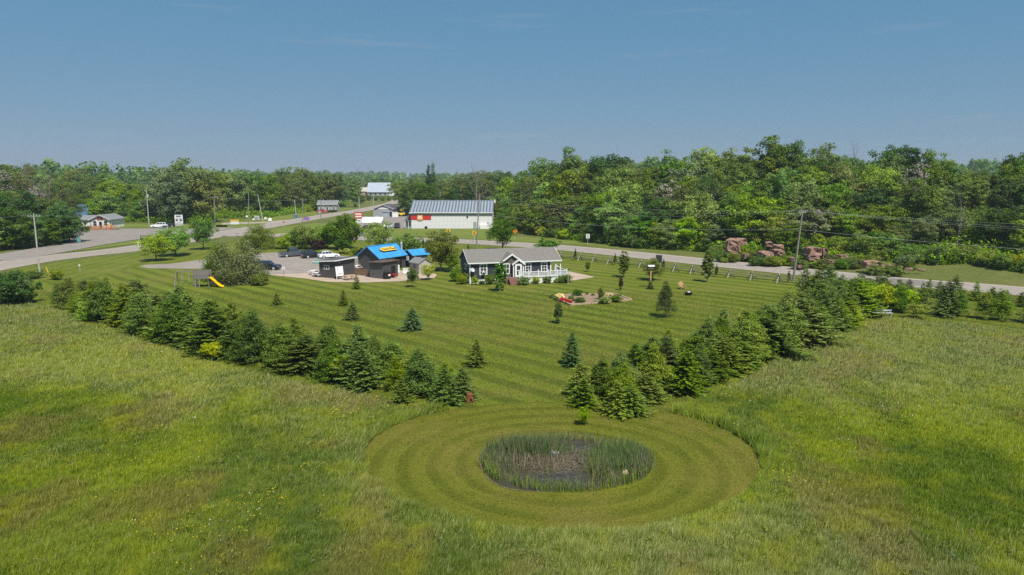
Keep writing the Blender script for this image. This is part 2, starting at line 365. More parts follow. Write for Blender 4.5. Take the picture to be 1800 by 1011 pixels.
def arr_mesh(name, V, v=None, col=None):
    """V: (n, k, 3) array of n separate k-gons; v / col: one value per polygon"""
    n, k, _ = V.shape; me = bpy.data.meshes.new(name)
    me.vertices.add(n * k); me.vertices.foreach_set('co', np.ascontiguousarray(V, dtype=np.float32).ravel())
    me.loops.add(n * k); me.loops.foreach_set('vertex_index', np.arange(n * k, dtype=np.int32))
    me.polygons.add(n); me.polygons.foreach_set('loop_start', np.arange(0, n * k, k, dtype=np.int32))
    me.update(calc_edges=True)
    if v is not None:
        a = me.attributes.new('v', 'FLOAT', 'POINT'); a.data.foreach_set('value', np.repeat(np.clip(v, 0, 1), k).astype(np.float32))
    if col is not None:
        a = me.attributes.new('col', 'FLOAT_COLOR', 'POINT'); c = np.ones((n * k, 4), np.float32); c[:, :3] = np.repeat(col, k, axis=0) if col.ndim == 2 else col.reshape(-1, 3); a.data.foreach_set('color', c.ravel())
    return me
def unit(a): return a / np.maximum(np.linalg.norm(a, axis=-1, keepdims=True), 1e-9)
def leaf_quads(c, nrm, ln, wd, r, axis=None):
    n = len(c); a = unit(np.cross(nrm, r.normal(size=(n, 3)))) if axis is None else unit(axis); b = unit(np.cross(nrm, a))
    ln = np.asarray(ln).reshape(-1, 1); wd = np.asarray(wd).reshape(-1, 1)
    return np.stack([c - a * ln, c - b * wd + a * ln * .1, c + a * ln, c + b * wd + a * ln * .1], 1)
def text_mesh(s, size, depth=.02, fat=0):
    cu = bpy.data.curves.new('lettering', 'FONT'); cu.body = s; cu.size = size; cu.extrude = depth; cu.offset = fat; cu.align_x = 'CENTER'; cu.align_y = 'CENTER'; cu.resolution_u = 2
    o = bpy.data.objects.new('lettering', cu); COL.objects.link(o); dg = bpy.context.evaluated_depsgraph_get()
    me = bpy.data.meshes.new_from_object(o.evaluated_get(dg)); bpy.data.objects.remove(o); return me

# ================================================================== THE SETTING
def build_ground():
    xs = np.unique(np.concatenate([np.linspace(-9000, -700, 14), np.arange(-700, -200, 25), np.arange(-200, 200, 5), np.arange(200, 700, 25), np.linspace(700, 9000, 14)]))
    ys = np.unique(np.concatenate([np.linspace(-3000, -20, 8), np.arange(-20, 320, 5), np.arange(320, 900, 20), np.arange(900, 2000, 80), np.linspace(2000, 12000, 14)]))
    Xg, Yg = np.meshgrid(xs, ys); Z = H(Xg, Yg)
    # rough ground under the wood
    d = (Yg - yroad(Xg)) * .75; Z = Z + (fbm(Xg / 11, Yg / 11, 3) - .5) * 2.4 * sstep(10, 22, d) * sstep(16, 40, Xg)
    nx, ny = len(xs), len(ys)
    V = np.stack([Xg, Yg, Z], -1).reshape(-1, 3)
    i = np.arange(nx * ny).reshape(ny, nx)
    Fq = np.stack([i[:-1, :-1], i[:-1, 1:], i[1:, 1:], i[1:, :-1]], -1).reshape(-1, 4)
    me = bpy.data.meshes.new('ground'); me.from_pydata(V.tolist(), [], Fq.tolist()); me.update()
    for p in me.polygons: p.use_smooth = True
    tag(linkmesh('ground', me, M['wild']), kind='structure')
build_ground()
P_ = lambda *a: [G(*p) for p in a]
LAWN = P_((40, 532), (140, 556), (250, 602), (400, 648), (520, 673), (690, 708), (790, 722), (860, 735), (1000, 760), (1155, 738), (1300, 672), (1400, 618), (1500, 578), (1560, 563), (1640, 566), (1800, 585), (1800, 519), (1600, 504), (1330, 481), (1000, 443.5), (830, 431.5), (740, 427), (635, 424), (430, 424), (385, 425), (240, 446), (120, 459), (30, 472), (60, 490))
sheet('lawn', LAWN, .02, M['lawn'])
# side lawn that was mown along the north road
sheet('lawn_verge', P_((30, 472), (120, 459), (240, 446), (320, 434), (385, 425), (420, 424), (425, 440), (370, 451), (300, 462), (240, 468), (200, 480), (110, 500), (60, 490)), .03, M['verge'])
# round mown apron around the pond
_b0, _b1 = G(985, 938)[1], G(985, 706)[1]; OV = (G(985, 808)[0], (_b0 + _b1) / 2); OVa, OVb = 345 / FPX * math.hypot(OV[1], CAMH) * .985, (_b1 - _b0) / 2
oval = [(OV[0] + OVa * math.cos(a) * (1 + .02 * math.sin(3 * a)), OV[1] + OVb * math.sin(a) * (1 + .02 * math.cos(2 * a))) for a in np.linspace(0, 2 * math.pi, 64, endpoint=False)]
sheet('pond_lawn', oval, .035, M['pond_lawn'])
PA, PB = 5.05, 3.9
def pond_r(a): return 1 + .05 * math.sin(2 * a + .6) + .05 * math.sin(3 * a + 2) + .03 * math.sin(5 * a)
PCX, PCY = G(993, 815)
pond = [(PCX + PA * math.cos(a) * pond_r(a), PCY + PB * math.sin(a) * pond_r(a)) for a in np.linspace(0, 2 * math.pi, 56, endpoint=False)]
sheet('pond_bank', pond, .045, M['mud'])
sheet('pond_water', [(PCX + (p[0] - PCX) * .97, PCY + (p[1] - PCY) * .965) for p in pond], .055, M['water'])
# roads
strip('road_shoulder', RD_E, -5.0, 5.0, .045, M['shoulder'])
strip('road_shoulder', RD_N, -5.2, 5.2, .045, M['shoulder'])
strip('county_road', RD_E, -3.8, 3.8, .06, M['asphalt'])
strip('side_road', RD_N, -3.9, 3.9, .066, M['asphalt'])
for o_ in (-2.55, -1.05, 1.05, 2.55):
    strip('wheel_track', RD_E, o_ - .33, o_ + .33, .0665, M['track']); strip('wheel_track', RD_N, o_ - .33, o_ + .33, .0725, M['track'])
for i_, j_, a_, b_ in ((60, 63, -3.6, -.3), (84, 86, .2, 3.4), (40, 42, -3.5, 3.3), (100, 101, -3.5, .2)):
    if j_ + 1 < len(RD_E): strip('asphalt_patch', RD_E[i_:j_ + 1], a_, b_, .0705, M['patch'])
M['linewhite'] = mat('faded_white_line', (.46, .45, .43), .8, 3, .2); M['lineyellow'] = mat('faded_yellow_line', (.42, .30, .08), .8, 3, .2)
strip('road_edge_line', RD_E[6:], 3.35, 3.5, .075, M['linewhite']); strip('road_edge_line', RD_E[6:], -3.5, -3.35, .075, M['linewhite'])
strip('road_centre_line', RD_E[6:], .08, .2, .075, M['lineyellow'])
strip('road_edge_line', RD_N, 3.4, 3.55, .08, M['linewhite']); strip('road_centre_line', RD_N, -.1, .1, .08, M['lineyellow'])
# parking lot of the diner, intersection flare, grass island
sheet('parking_lot', P_((-120, 478), (-20, 459), (20, 458.5), (100, 446), (180, 431), (240, 421.5), (300, 415.5), (345, 412), (400, 404), (420, 400.5), (330, 401.5), (240, 402), (130, 403), (118, 412), (125, 425), (60, 437), (-10, 448), (-120, 465)), .072, M['lot_asphalt'])
sheet('grass_island', P_((32, 457.5), (130, 442.5), (240, 429), (310, 419), (240, 423), (180, 432.5), (100, 447)), .078, M['verge2'])
sheet('gravel_lot', P_((245, 469), (255, 466), (300, 464), (350, 457.5), (372, 453), (480, 444), (560, 446), (620, 452), (660, 466), (575, 489), (540, 487), (480, 483), (350, 473), (262, 472)), .04, M['gravel'])
sheet('stone_patio', P_((466, 483), (540, 481), (565, 468), (630, 468), (700, 476), (745, 475), (768, 483), (764, 489), (700, 495), (640, 497), (575, 496), (535, 490)), .05, M['pavers'])
sheet('house_patio', P_((975, 477), (1000, 477.5), (1046, 487.5), (1010, 493), (975, 494)), .05, M['pavers'])
sheet('hardware_yard', P_((600, 398), (618, 402), (722, 402), (730, 388), (740, 372), (690, 375), (655, 383)), .05, M['lot_asphalt'])
sheet('dirt_track', P_((390, 392), (470, 390), (510, 386), (510, 388.5), (470, 392.5), (390, 395)), .05, M['shoulder'])
sheet('driveway_apron', P_((488, 411), (520, 410), (525, 413), (490, 414)), .07, M['shoulder'])
sheet('roadside_lawn', P_((470, 412.5), (480, 402), (560, 392), (605, 399), (722, 402.5), (868, 402.5), (905, 412), (905, 425), (740, 415.5), (635, 413)), .03, M['verge2'])
sheet('roadside_lawn', P_((905, 425), (1000, 429), (1130, 440), (1230, 449.5), (1230, 446), (1130, 436), (1000, 423), (905, 416)), .032, M['verge2'])
sheet('north_verge', P_((380, 401), (430, 399), (510, 385), (575, 374), (630, 366), (625, 364), (560, 371), (500, 379), (430, 388), (380, 392)), .03, M['verge2'])
sheet('north_verge', P_((126, 400), (240, 400), (330, 400), (400, 399), (400, 396), (240, 394), (126, 396)), .03, M['verge2'])

# ================================================================== VEGETATION MESHES
def crown_mesh(name, seed, Hc, Rc, z0, nc, per, ls, lobes=.25, top=1.0, flat=.75, shape=None):
    """leafy crown: many clumps of small leaf faces spread over an uneven volume"""
    r = np.random.default_rng(seed); Cs = []; N = []; Vv = []; S = []
    hz = (Hc - z0) / 2; zc = z0 + hz; ph = r.random(6) * 6.28
    k = 0
    while k < nc:
        d = unit(r.normal(size=3)); 
        if z0 > 1 and d[2] < -.55 and r.random() < .7: continue
        az = math.atan2(d[1], d[0]); lob = 1 + lobes * (math.sin(2 * az + ph[0] + 2 * d[2]) * .5 + math.sin(3 * az + ph[1] - 3 * d[2]) * .4 + math.sin(5 * az + ph[2]) * .25) + r.normal() * .07
        rad = (r.random() ** .4) * .9 * lob
        c = np.array([d[0] * Rc * rad, d[1] * Rc * rad, zc + d[2] * hz * min(rad, 1.02)])
        if shape is not None:
            f = shape((c[2] - z0) / (Hc - z0)); c[0] *= f; c[1] *= f
        cr = Rc * r.uniform(.17, .30) * (1.2 if nc < 60 else 1)
        dd = unit(r.normal(size=(per, 3)) + np.array([0, 0, .45]) + d * .4)
        rr = r.random(per) ** .45
        pts = c + dd * rr[:, None] * cr * np.array([1.15, 1.15, flat])
        nn = unit(dd * .8 + np.array([0, 0, .5]) + r.normal(size=(per, 3)) * .55)
        Cs.append(pts); N.append(nn); Vv.append(np.clip(.45 + r.normal() * .13 + r.normal(size=per) * .14, 0, 1)); S.append(ls * r.uniform(.65, 1.3, per)); k += 1
    Cs = np.concatenate(Cs); N = np.concatenate(N); S = np.concatenate(S); Vv = np.concatenate(Vv); kp = Cs[:, 2] > -.02; Cs = Cs[kp]; N = N[kp]; S = S[kp]; Vv = Vv[kp]
    return arr_mesh(name, leaf_quads(Cs, N, S, S * .62, r), v=Vv)
def trunk_mesh(name, seed, h, r0, limbs=6, lo=.3, spread=.35, rise=.4, lean=.03):
    r = random.Random(seed); b = MB(); p = Vector((0, 0, -.15)); segs = 5; pts = [(p, r0 * 1.25)]
    for i in range(segs):
        q = Vector((r.uniform(-lean, lean) * h * (i + 1) / segs, r.uniform(-lean, lean) * h * (i + 1) / segs, h * (i + 1) / segs)); pts.append((q, r0 * (1 - .75 * (i + 1) / segs)))
    for (a, ra), (c, rc) in zip(pts, pts[1:]): b.tube(a, c, ra, rc, 6)
    for i in range(limbs):
        t = lo + (1 - lo) * (i + r.random()) / limbs * .9; az = i * 2.4 + r.random(); z = t * h
        a = Vector((0, 0, z)); L = h * spread * r.uniform(.7, 1.2) * (1.15 - t * .6)
        c = a + Vector((math.cos(az) * L, math.sin(az) * L, L * rise * r.uniform(.7, 1.6))); mid = a.lerp(c, .5) + Vector((0, 0, -.04 * L))
        rr = r0 * .42 * (1.2 - t); b.tube(a, mid, rr, rr * .7, 5); b.tube(mid, c, rr * .7, rr * .25, 4)
    return b.mesh(name)
def dead_mesh(name, seed, h, r0):
    r = random.Random(seed); b = MB()
    def branch(p, d, L, rad, lvl):
        n = 3
        for i in range(n):
            d2 = (d + Vector((r.uniform(-.2, .2), r.uniform(-.2, .2), r.uniform(-.08, .12)))).normalized(); q = p + d2 * (L / n)
            b.tube(p, q, rad, rad * .8, 4 if lvl else 6); p = q; rad *= .8; d = d2
            if lvl < 3:
                for _ in range(2 if lvl else 3):
                    az = r.random() * 6.28; s = Vector((math.cos(az), math.sin(az), r.uniform(.1, .9)))
                    branch(p, (d * .55 + s * .75).normalized(), L * r.uniform(.32, .5), rad * .5, lvl + 1)
    branch(Vector((0, 0, -.1)), Vector((0, 0, 1)), h * .8, r0, 0)
    return b.mesh(name)
def spruce_mesh(name, seed, Hs_=5.0, Rr=1.55, dens=1.0, droop=.22, up=.16):
    r = np.random.default_rng(seed); Cc = []; Nn = []; Ax = []; Ln = []; Wd = []; Vv = []
    z = .12; lop = r.random(3) * 6.28
    while z < Hs_ * .965:
        t = z / Hs_; nb = int((11 - 6 * t) * dens) + 2; rb = Rr * (1 - t) ** .80 * (1 - .25 * max(0, .08 - t) / .08) + .05
        a0 = r.random() * 6.28
        for i in range(nb):
            az = a0 + i * 6.283 / nb + r.normal() * .22; L = rb * r.uniform(.55, 1.18) * (1 + .18 * math.sin(2 * az + lop[0] + 2 * t) + .12 * math.sin(3 * az + lop[1] - 3 * t))
            el = -droop * (1 - t) + .55 * t * t; o = np.array([math.cos(az), math.sin(az), 0]); s = np.array([-o[1], o[0], 0])
            ns = max(3, int(L / .105)); zz = z + r.normal() * .20
            for j in range(ns):
                f = (j + .6 + r.random() * .4) / ns
                if f < .25 and t < .6: continue
                base = o * L * f + np.array([0, 0, zz + el * L * f + up * L * f * f])
                for sg in (-1, 1, 0):
                    if sg == 0 and j % 3 == 0: continue
                    dirv = o * (.75 if sg else 1) + s * sg * .8 + np.array([0, 0, r.normal() * .30 + .05]); ll = (.075 + .055 * (1 - f)) * r.uniform(.7, 1.3) * (1.15 if L > .6 else .8)
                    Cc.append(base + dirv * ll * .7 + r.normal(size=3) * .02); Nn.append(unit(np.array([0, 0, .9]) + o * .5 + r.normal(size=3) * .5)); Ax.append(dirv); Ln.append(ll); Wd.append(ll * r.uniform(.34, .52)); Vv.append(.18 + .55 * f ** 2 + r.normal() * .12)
        z += (.155 + .05 * r.random()) * (1.05 - .25 * t)
    for j in range(10):
        zz = Hs_ * (.92 + .10 * j / 10); Cc.append(np.array([0, 0, zz]) + r.normal(size=3) * .015); d = unit(r.normal(size=3) * .5 + np.array([0, 0, 1.])); Ax.append(d); Nn.append(unit(r.normal(size=3))); Ln.append(.14); Wd.append(.035); Vv.append(.7)
    Cc = np.array(Cc); Nn = np.array(Nn); Ax = np.array(Ax)
    return arr_mesh(name, leaf_quads(Cc, Nn, np.array(Ln), np.array(Wd), r, axis=Ax), v=np.array(Vv))
V_ = {}
V_['dec'] = [(crown_mesh('crown', 10 + i, 10, 3.7 + .3 * (i % 3), 1.5, 130, 66, .175, .3 + .05 * (i % 3)), trunk_mesh('trunk', i, 7.5, .20, 8)) for i in range(6)]
V_['full'] = [(crown_mesh('crown', 30 + i, 10, 3.5 + .35 * (i % 3), .1, 150, 66, .175, .35), trunk_mesh('trunk', 20 + i, 7.5, .17, 6)) for i in range(5)]
V_['tall'] = [(crown_mesh('crown', 60 + i, 10, 2.5, .5, 110, 60, .165, .3, shape=lambda t: 1.0 - .35 * t), trunk_mesh('trunk', 70 + i, 8.5, .15, 8)) for i in range(3)]
V_['thin'] = [(crown_mesh('crown', 80 + i, 10, 2.6, 2.2, 60, 34, .15, .5), trunk_mesh('trunk', 90 + i, 9, .14, 12, lo=.2)) for i in range(2)]
V_['fine'] = [(crown_mesh('crown', 100 + i, 5, 2.4, 1.0, 130, 60, .105, .3), trunk_mesh('trunk', 110 + i, 3.6, .11, 9, lo=.22, spread=.42, rise=.7)) for i in range(3)]
V_['shrub'] = [(crown_mesh('foliage', 120 + i, 2, 1.2, .0, 100, 55, .065, .25), trunk_mesh('stem', 130 + i, 1.1, .04, 5, lo=.1)) for i in range(3)]
V_['col'] = [(crown_mesh('crown', 140 + i, 5, .80, .12, 130, 55, .075, .12, shape=lambda t: 1.15 - .25 * t), trunk_mesh('trunk', 150 + i, 4, .07, 5)) for i in range(2)]
V_['dome'] = [(crown_mesh('foliage', 190 + i, 6, 4.6, -3.0, 260, 75, .12, .22), trunk_mesh('stem', 195 + i, 3.0, .12, 7, lo=.1)) for i in range(2)]
V_['cedar'] = [(crown_mesh('crown', 160, 2, .36, .05, 60, 40, .05, .1, shape=lambda t: 1.25 - .95 * t), trunk_mesh('trunk', 161, 1.2, .035, 2))]
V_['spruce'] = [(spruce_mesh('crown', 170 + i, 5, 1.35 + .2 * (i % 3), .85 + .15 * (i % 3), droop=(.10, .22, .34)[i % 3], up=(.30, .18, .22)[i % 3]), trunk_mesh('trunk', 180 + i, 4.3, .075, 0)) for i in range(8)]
V_['bushy'] = [(crown_mesh('crown', 210 + i, 5, 1.75 + .2 * (i % 2), .05, 190, 60, .068, .22, flat=.6, shape=lambda t: min(1.9, (1.06 - t) * 1.15 / max(.30, math.sqrt(max(0, 1 - (2 * t - 1) ** 2))))), trunk_mesh('trunk', 220 + i, 4.2, .075, 0)) for i in range(5)]
V_['dead'] = [(dead_mesh('branches', 200 + i, 10, .16), None) for i in range(3)]
for kk in V_:
    for c_, t_ in V_[kk]:
        c_.materials.append(F['mid'] if kk != 'dead' else F['bark_twig'])
        if t_: t_.materials.append(M['bark'])
CANON = {'dec': (10, 3.9), 'full': (10, 3.8), 'tall': (10, 2.5), 'thin': (10, 2.6), 'fine': (5, 2.4), 'shrub': (2, 1.25), 'col': (5, .92), 'dome': (6, 4.9), 'cedar': (2, .36), 'spruce': (5, 1.22), 'bushy': (5, 1.75), 'dead': (10, 3)}
_cnt = {}
def plant(name, kind, xy, h, rad, matl, label, cat, group=None, z=None, trunk=None, var=None, tilt=0):
    i = _cnt.get(kind, 0); _cnt[kind] = i + 1; vs = V_[kind]; cme, tme = vs[(i if var is None else var) % len(vs)]
    e = empty(name, (xy[0], xy[1], Hs(*xy) if z is None else z), random.random() * 6.28, label, cat, group)
    ch, cr = CANON[kind]; s = rad / cr; e.scale = (s, s, h / ch)
    if tilt: e.rotation_euler = (random.uniform(-tilt, tilt), random.uniform(-tilt, tilt), e.rotation_euler[2])
    c = linkmesh(cme.name.split('.')[0], cme, None, e)
    c.material_slots[0].link = 'OBJECT'; c.material_slots[0].material = F[matl] if isinstance(matl, str) else matl
    if tme:
        t = linkmesh(tme.name.split('.')[0], tme, None, e)
        if trunk: t.material_slots[0].link = 'OBJECT'; t.material_slots[0].material = M[trunk]
    return e

# ------------------------------------------------------------------ spruce rows
def along(pxs, n, extra=0):
    L = np.array([G(*p) for p in pxs]); d = np.r_[0, np.cumsum(np.linalg.norm(np.diff(L, axis=0), axis=1))]
    s = np.linspace(0, d[-1] + extra, n); P = np.stack([np.interp(s, d, L[:, 0]), np.interp(s, d, L[:, 1])], 1)
    if extra:
        t = (L[-1] - L[-2]) / np.linalg.norm(L[-1] - L[-2]); m = s > d[-1]; P[m] = L[-1] + t * (s[m] - d[-1])[:, None]
    T = np.gradient(P, axis=0); T /= np.linalg.norm(T, axis=1)[:, None]; return P, np.stack([-T[:, 1], T[:, 0]], 1), s / s[-1]
def spruce_row(px, n, offs, hf, label, group, extra=0, rf=.31, seg=None):
    P, N, s = along(px, n, extra)
    for o in offs:
        for i in range(n):
            j = (random.gauss(0, .35), random.gauss(0, .35)); t = s[i]
            p = P[i] + N[i] * (o + random.gauss(0, .3)) + j; h = hf(t) * random.uniform(.66, 1.24)
            m = 'spruce_b' if random.random() < .3 else 'spruce'
            q = (h / hf(t) - .66) / .58; lab = ('tall ' if q > .72 else 'low ' if q < .28 else '') + ('yellowish-green ' if m == 'spruce_b' else 'deep green ') + label
            if seg: lab += ', ' + seg[min(len(seg) - 1, int(t * len(seg)))]
            plant('spruce_tree', 'bushy' if random.random() < .36 else 'spruce', p, h, h * rf * random.uniform(.75, 1.2) * (1.15 if q < .4 else .92), m, lab, 'spruce tree', group, tilt=.07)
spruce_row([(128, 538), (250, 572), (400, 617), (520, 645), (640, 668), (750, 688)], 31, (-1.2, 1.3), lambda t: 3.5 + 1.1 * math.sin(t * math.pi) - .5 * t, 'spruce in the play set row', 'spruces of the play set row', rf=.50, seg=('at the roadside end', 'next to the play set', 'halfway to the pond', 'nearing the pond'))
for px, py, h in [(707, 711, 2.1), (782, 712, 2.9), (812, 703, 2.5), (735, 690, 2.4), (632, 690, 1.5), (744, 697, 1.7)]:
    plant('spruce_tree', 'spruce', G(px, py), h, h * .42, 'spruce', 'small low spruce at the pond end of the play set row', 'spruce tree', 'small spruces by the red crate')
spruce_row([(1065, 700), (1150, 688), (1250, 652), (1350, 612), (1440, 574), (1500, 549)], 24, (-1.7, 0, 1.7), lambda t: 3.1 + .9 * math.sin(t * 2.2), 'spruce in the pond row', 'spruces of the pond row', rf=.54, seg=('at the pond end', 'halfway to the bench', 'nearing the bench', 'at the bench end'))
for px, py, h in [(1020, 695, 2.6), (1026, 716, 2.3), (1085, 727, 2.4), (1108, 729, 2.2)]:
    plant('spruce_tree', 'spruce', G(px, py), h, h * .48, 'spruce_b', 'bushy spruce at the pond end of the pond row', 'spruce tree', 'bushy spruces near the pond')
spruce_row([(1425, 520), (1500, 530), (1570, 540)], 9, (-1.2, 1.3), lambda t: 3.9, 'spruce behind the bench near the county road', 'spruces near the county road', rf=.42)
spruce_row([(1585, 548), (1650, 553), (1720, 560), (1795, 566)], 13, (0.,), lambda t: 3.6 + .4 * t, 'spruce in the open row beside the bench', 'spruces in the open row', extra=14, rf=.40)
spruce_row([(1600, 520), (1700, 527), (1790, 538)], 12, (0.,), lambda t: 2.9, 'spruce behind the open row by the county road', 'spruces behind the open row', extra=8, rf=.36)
# pale broadleaf bushes growing among the spruces
for px, py, h, r_ in [(185, 563, 3.0, 1.7), (160, 556, 2.2, 1.4), (300, 598, 2.2, 1.4), (325, 603, 2.0, 1.2), (372, 633, 1.7, 1.1), (600, 672, 2.2, 1.2)]:
    plant('broadleaf_bush', 'fine', G(px, py), h, r_, 'yel', 'bright broadleaf bush growing among the play set row spruces', 'bush', 'bright bushes in the play set row')
for px, py, h, r_ in [(1430, 588, 2.3, 1.5), (1465, 572, 2.6, 1.6), (1400, 600, 1.8, 1.2), (1545, 546, 3.4, 2.1), (1590, 548, 3.0, 1.8), (1520, 540, 3.2, 2.0), (1612, 560, 1.9, 1.3), (1480, 545, 3.0, 1.8)]:
    plant('broadleaf_bush', 'fine', G(px, py), h, r_, 'lite' if px % 3 else 'yel', 'bright broadleaf bush growing among spruces near the bench', 'bush', 'bright bushes near the bench')
# single conifers on the lawn
for px, py, tpy, rr, m, lab in [
    (725, 580, 541, .42, 'bluespruce', 'dark broad spruce standing alone, second in from the play set row on the striped lawn'), (838, 644, 597, .42, 'spruce_b', 'fresh green broad spruce alone on the lawn straight above the red crate'),
    (1005, 643, 585, .34, 'bluespruce', 'blue-green spruce alone beside the pond row of spruces'), (620, 563, 531, .38, 'spruce', 'narrow spruce alone on the lawn below the black shed'), (604, 537, 510, .42, 'spruce_b', 'light green spruce alone on the lawn below the menu hut'),
    (487, 536, 514, .42, 'spruce_b', 'light green spruce alone on the lawn near the big silvery bush'), (627, 508, 483, .36, 'spruce', 'small spruce alone just below the patio and picnic table'), (1074, 507, 492, .4, 'cedar', 'dwarf conifer at the foot of the birdhouse post')]:
    p = G(px, py) if px != 1074 else G(1143, 508); h = HT(px, tpy, p)
    plant('spruce_tree', 'spruce', p, h, h * rr, m, lab, 'spruce tree')
# ------------------------------------------------------------------ garden trees
def gtree(kind, bx, by, tpy, r_, m, name, label, cat='tree', trunk=None, group=None, var=None):
    p = G(bx, by); h = HT(bx, tpy, p); return plant(name, kind, p, h, r_, m, label, cat, group, trunk=trunk, var=var)
gtree('col', 879, 512, 457, 1.15, 'mid', 'columnar_tree', 'narrow oval tree with white trunk in front of the house door', trunk='paleb')
gtree('col', 1243, 496, 436, 1.05, 'mid', 'columnar_tree', 'narrow upright tree by the rail fence near the fire pit', trunk='paleb')
gtree('col', 981, 569, 527, .62, 'dark', 'columnar_tree', 'slim dark columnar tree below the flower bed')
gtree('bushy', 1169, 558, 493, 1.2, 'dark', 'columnar_tree', 'tall tapering dark tree on the lawn near the fire pit')
gtree('col', 1096, 488, 437, 1.1, 'mid', 'young_tree', 'young leafy tree with bright low shoots by the rail fence')
gtree('fine', 1147, 493, 456, 1.75, 'olive', 'young_tree', 'spreading thin-leaved tree behind the birdhouse')
gtree('col', 1091, 511, 484, .42, 'purple', 'purple_tree', 'small purple-leaved tree on the lawn beyond the flower bed')
gtree('fine', 725, 505, 470, .95, 'dark', 'young_tree', 'young dark tree on a thin stem beside the patio edge')
gtree('fine', 753, 492, 464, 1.15, 'spirea', 'golden_tree', 'small golden-leaved tree in front of the beige shed')
gtree('fine', 1026, 747, 717, .5, 'yel', 'sapling', 'tiny bright sapling on the mown grass behind the pond')
gtree('fine', 1033, 478, 460, .5, 'dark', 'sapling', 'tiny dark sapling on the lawn beside the house patio')
gtree('fine', 275, 459, 411, 3.1, 'lite', 'orchard_tree', 'low spreading tree on a short trunk beside the gravel tip', group='two spreading trees', var=0)
gtree('fine', 309, 450, 399, 3.9, 'lite', 'orchard_tree', 'larger spreading tree with forked trunk beside the gravel tip', var=1)
gtree('fine', 358, 439, 384, 2.9, 'mid', 'round_tree', 'round dark tree behind the two spreading trees')
gtree('dome', 420, 497, 421, 4.9, 'grey', 'large_bush', 'huge rounded silvery bush beside the play set', 'bush')
gtree('dome', 390, 493, 426, 3.6, 'mid', 'large_bush', 'darker green bush against the huge silvery bush', 'bush')
gtree('shrub', 457, 501, 479, 1.6, 'olive', 'low_bush', 'low brownish green bush at the foot of the silvery bush', 'bush')
gtree('dome', 455, 437, 394, 4.9, 'mid', 'orchard_tree', 'wide dark green tree behind the silvery bush', var=2)
for bx, by, ty, r_, m, lab in [(500, 438, 411, 2.2, 'lite', 'light green bush beside the wide dark tree'), (517, 437, 403, 2.6, 'mid', 'green bush behind the grey pickup'), (540, 438, 396, 3.0, 'olive', 'olive bush behind the navy car'), (570, 437, 396, 2.7, 'lite', 'bright flowering bush behind the white car'), (592, 438, 382, 2.9, 'mid', 'tall rounded bush behind the white car roof'), (612, 437, 376, 3.6, 'mid', 'tallest bush of the hedge behind the cars'), (558, 439, 420, 1.9, 'purple', 'dark reddish bush under the olive bush'), (603, 440, 415, 2.0, 'dark', 'dark low bush under the tallest bush')]:
    gtree('shrub', bx, by, ty, r_, m, 'hedge_bush', lab, 'bush')
gtree('fine', 668, 446, 388, 2.9, 'lite', 'pointed_tree', 'pointed green tree behind the blue-roofed shop')
gtree('shrub', 700, 446, 414, 2.5, 'lite', 'hedge_bush', 'rounded bush behind the shop ridge', 'bush')
gtree('shrub', 722, 446, 409, 2.7, 'mid', 'hedge_bush', 'darker bush behind the small blue roof', 'bush')
for bx in (744, 751): gtree('cedar', bx, 440, 420 + (bx - 744) * .3, .6, 'cedar', 'cedar', 'one of two thin dark cedars behind the small blue roof', 'cedar', group='two thin cedars')
gtree('fine', 775, 477, 409, 3.3, 'olive', 'round_tree', 'round olive tree with pale trunk left of the house', trunk='paleb')
gtree('fine', 795, 478, 445, 1.5, 'mid', 'young_tree', 'small leafy tree close to the house gable')
gtree('fine', 883, 440, 384, 3.2, 'dark', 'round_tree', 'dense dark tree behind the house beside the road')
gtree('shrub', 962, 444, 418, 3.0, 'mid', 'hedge_bush', 'leafy bush behind the house roof end', 'bush')
for bx, by, ty in [(1011, 458, 438), (1081, 466, 446), (1166, 475, 456), (1259, 487, 466), (1386, 497, 477), (823, 445, 430)]:
    gtree('cedar', bx, by, ty, .42, 'cedar', 'cedar', 'slim pointed dark cedar planted along the rail fence' if bx > 900 else 'brown pointed cedar beside the big utility pole', 'cedar', group='cedars along the rail fence' if bx > 900 else None)
